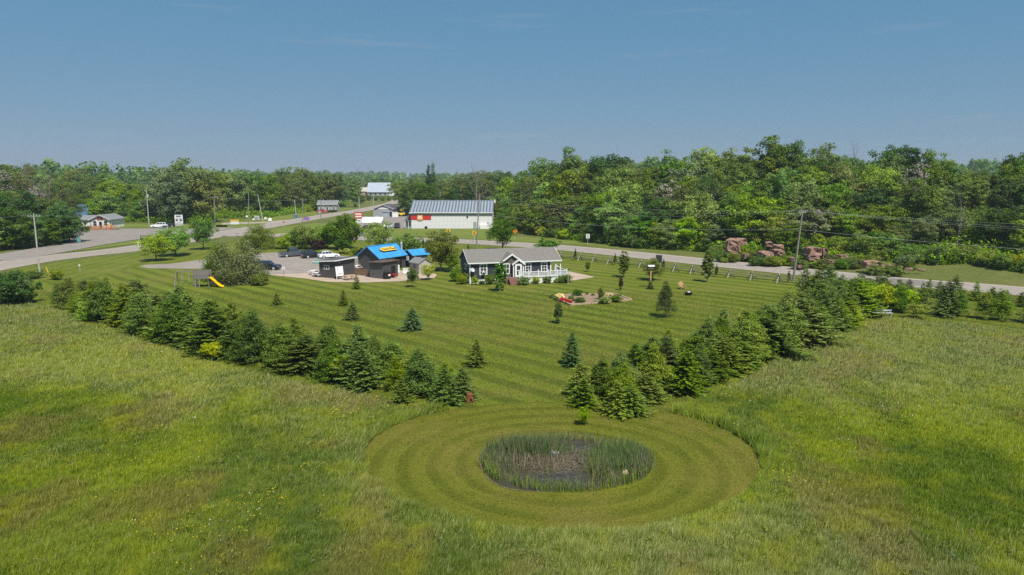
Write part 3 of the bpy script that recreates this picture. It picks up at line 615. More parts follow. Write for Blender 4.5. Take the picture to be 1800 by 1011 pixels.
# bushes around the house and in the bed
for bx, by, ty, r_, m, lab in [(801, 495, 470, 1.15, 'mid', 'tall rounded bush against the house gable'), (813, 500, 480, 1.0, 'lite', 'light green bush at the house gable corner'), (835, 501, 484, .65, 'lite', 'small light bush under the satellite dish'), (847, 500, 493, .55, 'dark', 'lowest dark bush along the house front'), (861, 500, 482, 1.0, 'mid', 'rounded bush under the first front window'), (921, 501, 485, 1.15, 'mid', 'clipped round bush just right of the front steps'), (943, 499, 486, .7, 'lite', 'small pale bush below the white deck railing'), (962, 498, 485, .9, 'mid', 'clipped bush below the middle of the deck'), (979, 497, 489, .55, 'spirea', 'small yellow flowering bush below the deck'), (993, 497, 482, 1.3, 'mid', 'broad clipped bush at the deck corner')]:
    gtree('shrub', bx, by, ty, r_, m, 'house_bush', lab, 'bush')
for bx, by, ty, r_, m, lab in [(972, 524, 515, .6, 'lite', 'light green plant at the bed end nearest the house'), (984, 525, 515, .75, 'cream', 'cream flowering plant in the flower bed'), (990, 531, 523, .6, 'red', 'red flowering plant in the flower bed'), (1000, 534, 526, .5, 'red', 'small dark red plant at the bed edge'), (1015, 521, 508, .8, 'dark', 'dark bush with white blooms in the flower bed'), (1021, 534, 522, .8, 'dark', 'round dark bush at the front of the flower bed'), (1046, 533, 528, .35, 'mid', 'tiny green plant on the bare soil'), (1056, 528, 503, .5, 'mid', 'tall thin plant in the flower bed'), (1063, 534, 521, .85, 'lite', 'bright green plant at the front timber'), (1084, 531, 517, .95, 'mid', 'rounded green bush at the far bed end'), (1068, 521, 514, .7, 'cream', 'dry tan grass tuft in the flower bed'), (1004, 527, 519, .5, 'grey', 'grey-green plant behind the red flowers'), (1010, 531, 525, .45, 'olive', 'small olive plant beside the round dark bush'), (978, 528, 521, .5, 'mid', 'green plant between the cream and red flowers'), (1032, 519, 513, .35, 'lite', 'small pale plant on the back timber'), (1073, 530, 522, .55, 'olive', 'olive plant beside the rounded green bush'), (1042, 521, 515, .3, 'mid', 'small sprig on the bare soil')]:
    gtree('shrub', bx, by, ty, r_, m, 'bed_plant', lab, 'plant')
for bx, by, ty, r_, m, lab in [(640, 447, 436, 1.0, 'spirea', 'yellow flowering shrub behind the white car'), (655, 449, 434, 1.1, 'lite', 'light green shrub beside the yellow shrub'), (628, 447, 438, 1.0, 'spirea', 'paler yellow shrub beside the yellow shrub'), (666, 452, 436, 1.0, 'purple', 'dark red shrub beside the shop gable')]:
    gtree('shrub', bx - 30, by, ty, r_, m, 'garden_shrub', lab, 'shrub')
# rough bushes by the north road
for bx, by, ty, r_, m, lab in [(20, 535, 478, 3.3, 'dark', 'big dark bush beside the meadow near the leaning pole'), (-25, 528, 475, 3.5, 'mid', 'green bush beyond the big dark bush'), (48, 533, 500, 1.5, 'mid', 'small bush at the foot of the big dark bush'), (100, 492, 472, 1.3, 'lite', 'rough weedy bush by the yellow marker'), (60, 490, 474, 1.6, 'olive', 'rough weedy bush by the leaning pole'), (30, 490, 474, 1.6, 'olive', 'rough dry bush beyond the leaning pole')]:
    gtree('shrub', bx, by, ty, r_, m, 'roadside_bush', lab, 'bush')

# ------------------------------------------------------------------ woods
def pick(ws):
    t = random.random() * sum(a for _, a in ws)
    for k, a in ws:
        t -= a
        if t <= 0: return k
    return ws[-1][0]
KL = {'mid': 'mid-green', 'lite': 'light green', 'yel': 'yellow-green', 'dark': 'dark green', 'grey': 'grey-green', 'olive': 'olive', 'deep': 'deep green', 'silver': 'silvery', 'bark_twig': 'bare'}
def wood_tree(xy, ztop, kind, m, where, group, aspect=None, minh=3):
    g = Hs(*xy); h = max(minh, ztop - g)
    a = aspect or {'dec': .40, 'full': .37, 'tall': .26, 'thin': .27, 'dead': .26, 'spruce': .22}[kind]
    nm = {'dead': 'dead_tree', 'spruce': 'spruce_tree'}.get(kind, 'leafy_tree')
    size = {'dec': 'broad ', 'full': 'bushy ', 'tall': 'narrow ', 'thin': 'sparse '}.get(kind, '') + ('tall ' if h > 14 else 'low ' if h < 7 else '')
    plant(nm, kind, xy, h, max(1.2, h * a * random.uniform(.85, 1.2)), m, f'{size}{KL.get(m, "dark")} tree {where}', 'tree', f'{KL.get(m, "dark")} trees {group}', z=g)
SKY_R = ([860, 900, 950, 1000, 1060, 1130, 1200, 1250, 1330, 1360, 1400, 1450, 1500, 1570, 1640, 1700, 1740, 1800, 1880], [303, 297, 287, 270, 274, 278, 271, 267, 263, 245, 260, 256, 276, 256, 271, 290, 291, 273, 268])
EDGE = ([860, 905, 950, 1040, 1120, 1230, 1300, 1400, 1560, 1640, 1700, 1800, 1880], [395, 405, 415, 427, 437, 444, 451, 460, 468, 474, 476, 488, 495])
MIXR = [('mid', 4), ('lite', 3.4), ('dark', 2.6), ('olive', 1.6), ('grey', 1.4), ('deep', .6), ('yel', .45), ('silver', .6)]
rows = [(4, .17, .42), (11, .35, .60), (19, .52, .78), (28, .70, .93), (38, .82, .98), (50, .82, .97)]
for k, (back, f0, f1) in enumerate(rows):
    x = 868 + (k % 2) * 12
    while x < 1890:
        ed = np.interp(x, *EDGE); D0 = G(x, ed)[1]; D = D0 + back + random.uniform(-2.5, 2.5)
        yk = np.interp(x, *SKY_R); f = random.uniform(f0, f1); yt = ed + (yk - ed) * f + (0 if k < 4 else random.uniform(-2, 5))
        p = AT(x, yt, D); kind = 'full' if k < 2 else pick([('dec', 2), ('full', 4), ('tall', 1)])
        m = pick(MIXR)
        if k in (1, 2, 3) and random.random() < .12: kind, m = random.choice([('dead', 'bark_twig'), ('thin', 'bark_twig'), ('thin', 'olive'), ('spruce', 'cedar')])
        if k in (0, 1) and 1275 < x < 1560 and random.random() < (.5 if k == 0 else .1): x += 22; continue       # the rocks stay in view here
        if k == 0 and 1600 < x < 1800: x += 24; continue
        area = ('beside the hardware store', 'opposite the house', 'opposite the fire pit', 'around the pink boulders', 'above the rubble bank', 'past the dead trees')[int(np.searchsorted([960, 1120, 1270, 1480, 1660], x))]
        dep = 'front' if k < 2 else 'middle' if k < 4 else 'skyline'
        wood_tree((p[0], p[1]), p[2], kind, m, f'in the {dep} woodland {area}', 'in the wood beyond the county road', aspect=(.52 if k < 2 else None), minh=2.5)
        x += random.uniform(22, 30) * (1 if k < 4 else 1.05)
for x, yt, m in [(1005, 266, 'mid'), (1075, 270, 'dark'), (1180, 268, 'mid'), (1240, 265, 'lite'), (1362, 242, 'mid'), (1385, 250, 'dark'), (1452, 254, 'grey'), (1565, 254, 'dark'), (1595, 258, 'dark'), (1640, 266, 'mid'), (1795, 270, 'dark'), (1830, 262, 'mid'), (950, 285, 'lite'), (1300, 262, 'mid')]:
    D = G(x, np.interp(x, *EDGE))[1] + 40; p = AT(x, yt, D); wood_tree(p[:2], p[2], 'dec' if x % 2 else 'full', m, 'rising above the woodland skyline', 'rising above the skyline', aspect=.34)
# low edge bushes of the wood
x = 900
while x < 1880:
    ed = np.interp(x, *EDGE); p = G(x, ed); p = (p[0], p[1] + random.uniform(0, 3)); hh = random.uniform(1.4, 3.2)
    if True:
        plant('edge_bush', 'shrub', p, hh, hh * random.uniform(.6, .85), pick([('lite', 3), ('mid', 3), ('yel', 1), ('dark', 1)]), 'low leafy bush at the woodland foot ' + ('beside the store' if x < 1000 else 'opposite the house' if x < 1130 else 'opposite the fire pit' if x < 1270 else 'near the boulders' if x < 1560 else 'past the rubble bank'), 'bush', 'bushes at the wood edge')
    x += random.uniform(10, 22)
for i in range(130):
    x = random.uniform(1235, 1610); ed = np.interp(x, *EDGE) + random.uniform(-14, 9); hh = random.uniform(.8, 2.6); p = G(x, ed)
    plant('edge_bush', 'shrub', p, hh, hh * random.uniform(.6, .9), (m_ := pick([('lite', 3), ('mid', 3), ('yel', .6), ('olive', 1.5), ('grey', 1)])), ('knee-high ' if hh < 1.4 else 'tall ' if hh > 2.1 else '') + KL[m_] + ' bush on the road cut bank ' + ('opposite the upright lawn tree' if x < 1330 else 'beside the leaning pole' if x < 1440 else 'below the dead trees' if x < 1520 else 'beside the rubble'), 'bush', 'bushes on the road cut bank')
for x, yt, yb in [(1484, 300, 430), (1500, 262, 428), (1470, 318, 440), (1420 + 30, 320, 445), (1742, 372, 470), (1235, 330, 440), (1160, 340, 432), (1690, 345, 468)]:
    p = G(x, yb); p = (p[0] * 1.0, p[1] + 2); z = AT(x, yt, p[1])[2]
    plant('dead_tree', 'dead', p, z - Hs(*p), max(1.6, (z - Hs(*p)) * .2), 'bark_twig', 'bare grey dead tree standing above the pink rocks', 'tree', 'dead trees above the rocks')

# left-hand wood and the trees along the north road
def band(x0, x1, step, D, top, mix, kinds, where, group, jt=4, jd=6, aspect=None):
    x = x0
    while x < x1:
        d = (D(x) if callable(D) else D) + random.uniform(-jd, jd); yt = (np.interp(x, *top) if isinstance(top, tuple) else top) + random.uniform(-jt * .4, jt)
        p = AT(x, yt, d); k = pick(kinds); m = pick(mix)
        if k == 'dead': m = 'bark_twig'
        if k == 'spruce': m = 'cedar'
        wood_tree((p[0], p[1]), p[2], k, m, where, group, aspect); x += step * random.uniform(.8, 1.2)
DK = [('dec', 1), ('full', 4), ('tall', 1)]
MIXL = [('mid', 3), ('dark', 3), ('olive', 2), ('grey', 1.5), ('lite', 1)]
band(-60, 260, 26, lambda x: 330, ([-60, 0, 40, 70, 110, 160, 230, 270], [285, 282, 279, 288, 293, 299, 311, 313]), MIXL, DK, 'on the ridge behind the diner', 'on the ridge behind the diner', jt=14)
band(-60, 270, 27, lambda x: 290, ([-60, 0, 100, 180, 260], [300, 298, 305, 312, 325]), MIXL, DK, 'on the slope behind the diner', 'on the slope behind the diner', jt=8)
band(-50, 130, 9, lambda x: 235, ([-60, 0, 60, 120], [300, 290, 310, 318]), [('olive', 1), ('bark_twig', 2)], [('dead', 1), ('thin', 2)], 'with bare grey twigs behind the roadside thicket', 'with bare twigs behind the thicket', jt=22, jd=14)
band(-60, 120, 23, lambda x: 205, ([-60, 0, 60, 120], [325, 330, 340, 348]), [('mid', 2), ('dark', 2), ('olive', 2)], [('full', 1)], 'in the roadside thicket beside the diner lot', 'in the roadside thicket', jt=12, aspect=.45)
band(-60, 124, 18, lambda x: 158 + max(0, x) * .18, ([-60, 0, 60, 122], [372, 368, 372, 362]), [('mid', 2), ('dark', 3)], [('full', 1)], 'at the front of the roadside thicket beside the diner lot', 'at the thicket front', jt=14, jd=3, aspect=.5)
band(120, 262, 21, lambda x: 262, ([110, 150, 200, 260], [340, 330, 345, 350]), [('lite', 2), ('mid', 2), ('olive', 1)], [('full', 1)], 'in the scrub right behind the diner', 'in the scrub behind the diner', jt=14, aspect=.5)
for x, yt, d, m, a in [(117, 350, 214, 'dark', .4)]:
    p = AT(x, yt, d); wood_tree(p[:2], p[2], 'full', m, 'standing before the faded blue roof', 'before the blue roof', aspect=a)
for x, yt, d, m, a in [(285, 297, 262, 'silver', .42), (325, 281, 258, 'grey', .42), (352, 300, 256, 'grey', .38), (305, 300, 250, 'silver', .36)]:
    p = AT(x, yt, d); wood_tree(p[:2], p[2], 'full', m, 'in the big clump behind the white roadside sign', 'in the big clump', aspect=a)
band(378, 480, 21, lambda x: 300, ([380, 420, 470, 480], [305, 299, 306, 300]), [('grey', 2), ('olive', 2), ('mid', 2)], [('dec', 3), ('thin', 1), ('tall', 1)], 'in the grove behind the yellow roadside sign', 'in the grove', jt=6)
band(385, 520, 22, lambda x: 335, ([380, 520], [318, 312]), [('grey', 2), ('olive', 2), ('lite', 2)], DK, 'deep in the grove behind the yellow sign', 'deep in the grove', jt=8)
band(392, 560, 15, lambda x: 285 + (x - 392) * .35, ([390, 560], [362, 352]), [('lite', 3), ('yel', 2), ('mid', 1)], [('full', 1)], 'low in the scrub along the north road', 'low in the scrub along the north road', jt=12, aspect=.55)
band(478, 625, 21, lambda x: 385, ([478, 500, 522, 550, 590, 625], [303, 296, 290, 299, 298, 312]), [('grey', 3), ('mid', 2), ('olive', 1)], DK, 'in the tall stand by the grey house', 'in the tall stand', jt=5)
band(575, 645, 13, lambda x: 445, ([575, 650], [332, 343]), [('mid', 2), ('dark', 2), ('lite', 1)], [('full', 1)], 'beside the road before the beige barn', 'beside the road before the beige barn', jt=6, aspect=.5)
band(648, 698, 11, 480, ([640, 700], [343, 346]), [('mid', 2), ('lite', 1)], [('full', 1)], 'low before the grey barn', 'low before the grey barn', jt=4, aspect=.6)
band(705, 740, 12, lambda x: 445, ([700, 740], [335, 330]), [('mid', 2), ('dark', 2), ('lite', 1)], [('full', 1)], 'beside the road below the grey barn', 'beside the road below the barn', jt=8, aspect=.5)
band(716, 880, 17, lambda x: 300, ([716, 760, 800, 850, 880], [328, 322, 322, 312, 305]), MIXL, DK, 'in the line behind the hardware store', 'in the line behind the hardware store', jt=9)
band(700, 900, 16, lambda x: 420, ([700, 780, 840, 900], [315, 312, 303, 300]), MIXL, DK, 'in the far line behind the hardware store', 'in the far line behind the hardware store', jt=4)
band(560, 635, 17, lambda x: 560, ([560, 700], [312, 318]), MIXL, DK, 'in the far line around the grey barn', 'in the far line around the barn', jt=5)
for x in (753, 761):
    p = AT(x, 288 + (761 - x) * .3, 345); wood_tree(p[:2], p[2], 'spruce', 'deep', 'of the twin tall dark spruces behind the hardware store', 'twin tall spruces', aspect=.15)
p = AT(628, 296, 420); wood_tree(p[:2], p[2], 'dead', 'bark_twig', 'with bare crown towering beside the grey barn', 'beside the barn', aspect=.3)
for x, yt in [(840, 300), (832, 312), (850, 305)]:
    p = AT(x, yt, 285); wood_tree(p[:2], p[2], 'dead', 'bark_twig', 'with bare twigs behind the hardware store roof', 'behind the store roof', aspect=.22)
# the distant forest reads as one mass
def distant_forest():
    r = np.random.default_rng(5); n = 4600
    D = 480 * (2600 / 480) ** r.random(n); X = D * r.uniform(-1.15, 1.15, n)
    road = np.abs(X + 88 + np.clip(D - 540, 0, None) * .1) < 12
    keep = ~(road & (D < 900)) & ~((np.abs(X / D + .195) < .035) & (D < 545)); D = D[keep]; X = X[keep]; n = len(D)
    hgt = r.uniform(9, 16, n) + 5 * fbm(X / 90, D / 90, 2); rad = hgt * r.uniform(.3, .45, n); k = 44
    d = unit(r.normal(size=(n, k, 3)) + np.array([0, 0, .5])); rr = r.random((n, k, 1)) ** .4
    sz = (rad[:, None] * .20 * (1 + D[:, None] / 2600)) * r.uniform(.7, 1.2, (n, k))
    z0 = H(X, D); c = np.empty((n, k, 3)); c[..., 0] = X[:, None] + d[..., 0] * rad[:, None] * rr[..., 0]; c[..., 1] = D[:, None] + d[..., 1] * rad[:, None] * rr[..., 0]; c[..., 2] = z0[:, None] + hgt[:, None] * (.55 + .45 * d[..., 2] * rr[..., 0])
    nn = unit(d + r.normal(size=d.shape) * .5).reshape(-1, 3)
    v = np.clip(.45 + np.repeat(r.normal(size=n) * .22, k) + r.normal(size=n * k) * .12, 0, 1)
    me = arr_mesh('distant_forest', leaf_quads(c.reshape(-1, 3), nn, sz.ravel(), sz.ravel() * .8, r), v=v)
    tag(linkmesh('distant_forest', me, F['mid']), 'dark green forest filling the flat land out to the horizon', 'forest', kind='stuff')
distant_forest()
def understory():
    """tangled low growth under the wood beyond the county road"""
    r = np.random.default_rng(9); n = 46000
    px = r.uniform(860, 1900, n); ed = np.interp(px, *EDGE)
    g0 = np.array([G(a, b) for a, b in zip(px[:1], ed[:1])])
    dd = -(ed - CY) / FPX; dy = cp + dd * sp_; dz = -sp_ + dd * cp; t = -CAMH / dz; D = dy * t + r.random(n) ** 1.5 * 60 - .5; X = (px - CX) / FPX * t * (D / (dy * t))
    z = H(X, D) + r.random(n) ** 1.6 * 2.3 * (.4 + fbm(X / 5, D / 5, 6)) 
    c = np.stack([X, D, z], 1); s = r.uniform(.15, .4, n); nn = unit(r.normal(size=(n, 3)) + np.array([0, -.3, .9]))
    me = arr_mesh('undergrowth', leaf_quads(c, nn, s, s * .6, r), v=np.clip(fbm(X / 7, D / 7, 4) + r.normal(size=n) * .12, 0, 1))
    tag(linkmesh('undergrowth', me, F['lite']), 'tangled green undergrowth covering the slope beyond the county road', 'undergrowth', kind='stuff')
understory()
def scrub():
    r = np.random.default_rng(19); n = 60000
    px = r.uniform(-80, 620, n); D0 = np.interp(px, [-80, 60, 122, 126, 262, 300, 380, 392, 480, 560, 620], [160, 172, 190, 255, 255, 246, 250, 278, 285, 340, 400]); D = D0 + r.random(n) ** 1.3 * 75; X = (px - CX) / FPX * D * 1.012
    rd = np.interp(D, RD_N[:, 1], RD_N[:, 0]); k = (X < rd - 9); X = X[k]; D = D[k]; n = len(X)
    z = H(X, D) + r.random(n) ** 1.5 * 3.0 * (.3 + fbm(X / 6, D / 6, 6)); s = r.uniform(.2, .5, n)
    me = arr_mesh('scrub', leaf_quads(np.stack([X, D, z], 1), unit(r.normal(size=(n, 3)) + np.array([0, -.3, .9])), s, s * .6, r), v=np.clip(fbm(X / 7, D / 7, 4) + r.normal(size=n) * .12, 0, 1))
    tag(linkmesh('scrub', me, F['lite']), 'tangled green scrub under the trees beyond the side road', 'scrub', kind='stuff')
scrub()

# ------------------------------------------------------------------ meadow
def inpoly(x, y, poly):
    c = np.zeros(x.shape, bool); n = len(poly)
    for i in range(n):
        x1, y1 = poly[i]; x2, y2 = poly[(i + 1) % n]
        with np.errstate(divide='ignore', invalid='ignore'):
            c ^= ((y1 > y) != (y2 > y)) & (x < (x2 - x1) * (y - y1) / (y2 - y1 + 1e-12) + x1)
    return c
def in_oval(x, y, g=1.0):
    a = np.arctan2((y - OV[1]) / OVb, (x - OV[0]) / OVa); rr = np.hypot((x - OV[0]) / OVa, (y - OV[1]) / OVb); return rr < g * (1 + .02 * np.sin(3 * a))
def meadow():
    r = np.random.default_rng(3); n = 2100000
    u = r.random(n); e = .35; D = (22 ** e + u * (97 ** e - 22 ** e)) ** (1 / e)
    X = D * r.uniform(-.95, .95, n)
    k = ~inpoly(X, D, LAWN) & ~in_oval(X, D, .985) & (D < yroad(X) - 6 - 2 * (X > 30)) & (X > -92)
    X = X[k]; D = D[k]; n = len(X)
    # colour patches
    a = fbm(X / 9, D / 14, 1); b = fbm(X / 2.6, D / 3.4, 2); c3 = fbm(X / 22, D / 30, 5); pale = sstep(.42, .75, fbm(X / 16, D / 20, 8) + .55 * sstep(42, 72, D) - .10)
    g1 = np.array([.125, .190, .012]); g2 = np.array([.270, .325, .018]); g3 = np.array([.135, .185, .045]); st = np.array([.50, .46, .23]); ol = np.array([.24, .21, .055])
    t = sstep(.36, .64, a * .55 + b * .45)[:, None]; col = g1 * (1 - t) + g2 * t
    t = sstep(.50, .72, c3)[:, None] * .45; col = col * (1 - t) + g3 * t
    t = sstep(.56, .70, fbm(X / 5, D / 6, 12))[:, None] * .6; col = col * (1 - t) + ol * t
    seed = (r.random(n) < .04 + .36 * pale); col[seed] = col[seed] * .35 + st * .65
    col *= r.uniform(.7, 1.3, n)[:, None]
    nearpond = np.clip(1.35 - np.hypot((X - OV[0]) / OVa, (D - OV[1]) / OVb), 0, .35) / .35
    yt = sstep(.52, .80, fbm(X / 1.5, D / 1.7, 50))[:, None] * .45; col = col * (1 - yt) + np.array([.34, .36, .02]) * yt
    col = col * np.array([1.08, 1.07, .98]); col = col * (1.2 + .15 * nearpond[:, None]); col = np.clip(col, 0, .6)
    tus = sstep(.45, .8, fbm(X / .55, D / .6, 60, 2)); h = (.11 + .20 * b + .20 * tus + .10 * r.random(n)) * (1 + .2 * seed) * (.85 + .3 * c3) * (1 + .7 * sstep(1.16, 1.0, np.hypot((X - OV[0]) / OVa, (D - OV[1]) / OVb)) * (D > OV[1] - 3)); w_ = (.016 + .012 * r.random(n)) * (D / 32) ** .9 * np.where(seed, .75, 1)
    az = r.random(n) * 6.283; lean = np.stack([.35 + .5 * (fbm(X / 5, D / 5, 20) - .5) + r.normal(size=n) * .35, .15 + r.normal(size=n) * .35, np.zeros(n)], 1) * h[:, None] * .75
    base = np.stack([X, D, H(X, D)], 1); pr = np.stack([np.cos(az), np.sin(az), np.zeros(n)], 1) * w_[:, None]
    tip = base + lean + np.stack([np.zeros(n), np.zeros(n), h], 1)
    me = arr_mesh('meadow_grass', np.stack([base - pr, base + pr, tip], 1), col=col)
    tag(linkmesh('meadow_grass', me, M['blades']), 'tall unmown meadow grass with pale seed heads around the pond lawn', 'grass', kind='stuff')
    # broad-leaved weed clumps standing in the grass
    m_ = 2600; D = 23 + 70 * r.random(m_) ** 1.1; X = D * r.uniform(-.9, .9, m_); k = ~inpoly(X, D, LAWN) & ~in_oval(X, D, 1.03) & (D < yroad(X) - 10) & (fbm(X / 8, D / 8, 71) > .42); X = X[k]; D = D[k]; m_ = len(X); q = 26
    rad = r.uniform(.12, .42, m_); hh = r.uniform(.25, .6, m_); d = unit(r.normal(size=(m_, q, 3)) + np.array([0, 0, .6])); c = np.empty((m_, q, 3)); c[..., 0] = X[:, None] + d[..., 0] * rad[:, None]; c[..., 1] = D[:, None] + d[..., 1] * rad[:, None]; c[..., 2] = .08 + np.abs(d[..., 2]) * hh[:, None] * r.random((m_, q)) ** .5 * 1.2
    base = np.array([[.10, .17, .03], [.16, .22, .02], [.26, .29, .03], [.13, .17, .07], [.24, .21, .07]])[r.integers(0, 5, m_)]
    s = r.uniform(.035, .08, m_ * q); me = arr_mesh('meadow_weeds', leaf_quads(c.reshape(-1, 3), unit(d + np.array([0, 0, .6])).reshape(-1, 3), s, s * .5, r), col=np.repeat(base, q, axis=0) * r.uniform(.7, 1.3, m_ * q)[:, None])
    tag(linkmesh('meadow_weeds', me, M['blades']), 'broad-leaved weed clumps standing in the tall meadow grass', 'weeds', kind='stuff')
    # yellow and white wild flowers
    n = 60000; D = 24 + 66 * r.random(n) ** 1.2; X = D * r.uniform(-.9, .9, n); f = fbm(X / 4, D / 5, 30) * .6 + fbm(X / 1.1, D / 1.1, 33) * .4
    k = ~inpoly(X, D, LAWN) & ~in_oval(X, D, 1.03) & (f > .66) & (D < yroad(X) - 12); X = X[k]; D = D[k]; n = len(X)
    k2 = r.random(n) < .5; X = X[k2]; D = D[k2]; n = len(X)
    wh = r.random(n) < .06; s = r.uniform(.025, .05, n) * (D / 35) ** .5; c = np.stack([X, D, r.uniform(.45, .75, n)], 1)
    col = np.where(wh[:, None], np.array([.7, .7, .66]), np.array([.62, .46, .02])) * r.uniform(.8, 1.1, n)[:, None]
    me = arr_mesh('wild_flowers', leaf_quads(c, unit(np.array([0, -.3, 1.]) + r.normal(size=(n, 3)) * .3), s, s * .9, r), col=col)
    tag(linkmesh('wild_flowers', me, M['blades']), 'scattered yellow and white wild flowers in the tall meadow grass', 'flowers', kind='stuff')
meadow()
def turf():
    """short tufts that give the mown grass a nap near the pond"""
    r = np.random.default_rng(31); n = 330000
    u = r.random(n); e = .3; D = (26 ** e + u * (100 ** e - 26 ** e)) ** (1 / e); X = D * r.uniform(-.8, .85, n)
    pr_ = np.hypot((X - PCX) / PA, (D - PCY) / PB)
    inl = inpoly(X, D, LAWN); ino = in_oval(X, D, 1.0)
    k = (inl | ino) & (pr_ > 1.03); X = X[k]; D = D[k]; ino = ino[k]; n = len(X)
    b = fbm(X / 2, D / 2, 40); t = sstep(.3, .7, b * .6 + r.random(n) * .4)[:, None]
    col = (np.array(LAWN_D) * (1 - t) + np.array(LAWN_L) * t)
    col = np.where(ino[:, None], col * np.array([1.12, .98, 1.1]), col) * r.uniform(.8, 1.2, n)[:, None]
    h = r.uniform(.03, .075, n); w_ = .02 * (D / 35); az = r.random(n) * 6.283
    # each mower pass leans the blades its own way
    nx, ny = math.cos(ROADANG + math.pi / 2), math.sin(ROADANG + math.pi / 2)
    wb = np.where(ino, fbm(X / 9, D / 9, 90) * 7, fbm(X / 14, D / 14, 91) * 1.0)
    ph = wb + np.where(ino, np.hypot(X - PC[0], (D - PC[1]) * 1.14) * 2 * math.pi / 1.75, (X * nx + D * ny) * 2 * math.pi / 3.1); sg = np.sign(np.sin(ph))
    tx = np.where(ino, -(D - PC[1]), math.cos(ROADANG)); ty = np.where(ino, (X - PC[0]), math.sin(ROADANG)); q = np.hypot(tx, ty) + 1e-6
    base = np.stack([X, D, np.full(n, .03)], 1); pr = np.stack([np.cos(az), np.sin(az), np.zeros(n)], 1) * w_[:, None]
    tip = base + np.stack([tx / q * sg * h * .9, ty / q * sg * h * .9, h], 1) + r.normal(size=(n, 3)) * .01
    me = arr_mesh('mown_turf', np.stack([base - pr, base + pr, tip], 1), col=np.clip(col, 0, .6))
    tag(linkmesh('mown_turf', me, M['blades']), 'short mown turf of the striped lawn and pond apron', 'grass', kind='stuff')
turf()
def cattails():
    r = np.random.default_rng(12); B = []; C_ = []
    def blades(cx, cy, sx, sy, n, h0, h1, cols, wmax=.02):
        x = cx + r.normal(size=n) * sx; y = cy + r.normal(size=n) * sy
        k = np.hypot((x - PCX) / PA, (y - PCY) / PB) < 1.02; x = x[k]; y = y[k]; n = len(x)
        h = r.uniform(h0, h1, n); az = r.random(n) * 6.283; w_ = r.uniform(.011, wmax, n)
        base = np.stack([x, y, np.full(n, .03)], 1); pr = np.stack([np.cos(az), np.sin(az) * .4, np.zeros(n)], 1) * w_[:, None]
        ln = np.stack([r.normal(size=n) * .16, r.normal(size=n) * .16, np.ones(n)], 1) * h[:, None]
        mid = base + ln * .6; tip = base + ln + np.stack([r.normal(size=n) * .08, r.normal(size=n) * .08, np.zeros(n)], 1)
        B.append(np.stack([base - pr, base + pr, mid + pr, mid - pr], 1)); c = np.array(cols)[r.integers(0, len(cols), n)] * r.uniform(.7, 1.25, n)[:, None]; C_.append(c)
        B.append(np.stack([mid - pr, mid + pr, tip + pr * .1, tip - pr * .1], 1)); C_.append(c)
    bl = [(.12, .20, .06), (.16, .23, .06), (.14, .20, .08)]; br = [(.20, .28, .04), (.26, .32, .05)]; dd = [(.30, .245, .16), (.22, .17, .11), (.36, .31, .22)]
    c = G(925, 800); blades(c[0], c[1], 1.0, .42, 2200, .8, 1.3, bl + dd[:1]); c = G(930, 812); blades(c[0], c[1], .9, .3, 500, .3, .6, dd)
    c = G(870, 815); blades(c[0], c[1], .5, .8, 700, .4, .9, bl + dd)
    c = G(1095, 815); blades(c[0], c[1], .85, .8, 2300, .6, 1.2, bl + bl + bl + br + dd[:1]); c = G(1060, 832); blades(c[0], c[1], .5, .5, 420, .5, 1.1, bl + br + dd)
    c = G(1130, 822); blades(c[0], c[1], .5, 1.1, 900, .5, 1.1, bl + dd)
    for a in np.linspace(math.pi * 1.0, math.pi * 2.0, 74):
        rr = r.uniform(.92, 1.0) ; blades(PCX + PA * math.cos(a) * rr, PCY + PB * math.sin(a) * rr, .16, .12, int(r.integers(4, 30)), .3, .9, br + br + bl[:1] + dd[:1])
    for a in np.linspace(0, math.pi, 40):
        blades(PCX + PA * math.cos(a) * .95, PCY + PB * math.sin(a) * .93, .22, .12, 26, .25, .7, dd + bl)
    for _ in range(15):
        blades(PCX + r.normal() * 2.0, PCY + r.normal() * 1.5, .2, .15, 14, .3, .9, dd + br + bl)
    # fallen dead stalks on the water
    n = 620; x = PCX - .2 + r.normal(size=n) * 1.8; y = PCY + .3 + r.normal(size=n) * 1.1; az = r.random(n) * 6.28; L = r.uniform(.2, .6, n); z = r.uniform(.065, .14, n)
    ctr = np.stack([x, y, z], 1); d = np.stack([np.cos(az), np.sin(az), r.normal(size=n) * .12], 1) * L[:, None]; pr = np.stack([-np.sin(az), np.cos(az), np.zeros(n)], 1) * .012
    k = np.hypot((x - PCX) / PA, (y - PCY) / PB) < .93
    B.append(np.stack([ctr - d - pr, ctr + d - pr, ctr + d + pr, ctr - d + pr], 1)[k]); C_.append((np.array(dd)[r.integers(0, 3, n)] * .9)[k])
    me = arr_mesh('cattails', np.concatenate(B), col=np.concatenate(C_))
    tag(linkmesh('cattails', me, M['blades']), 'green cattails and dead reeds growing in the small pond', 'reeds', kind='stuff')
cattails()

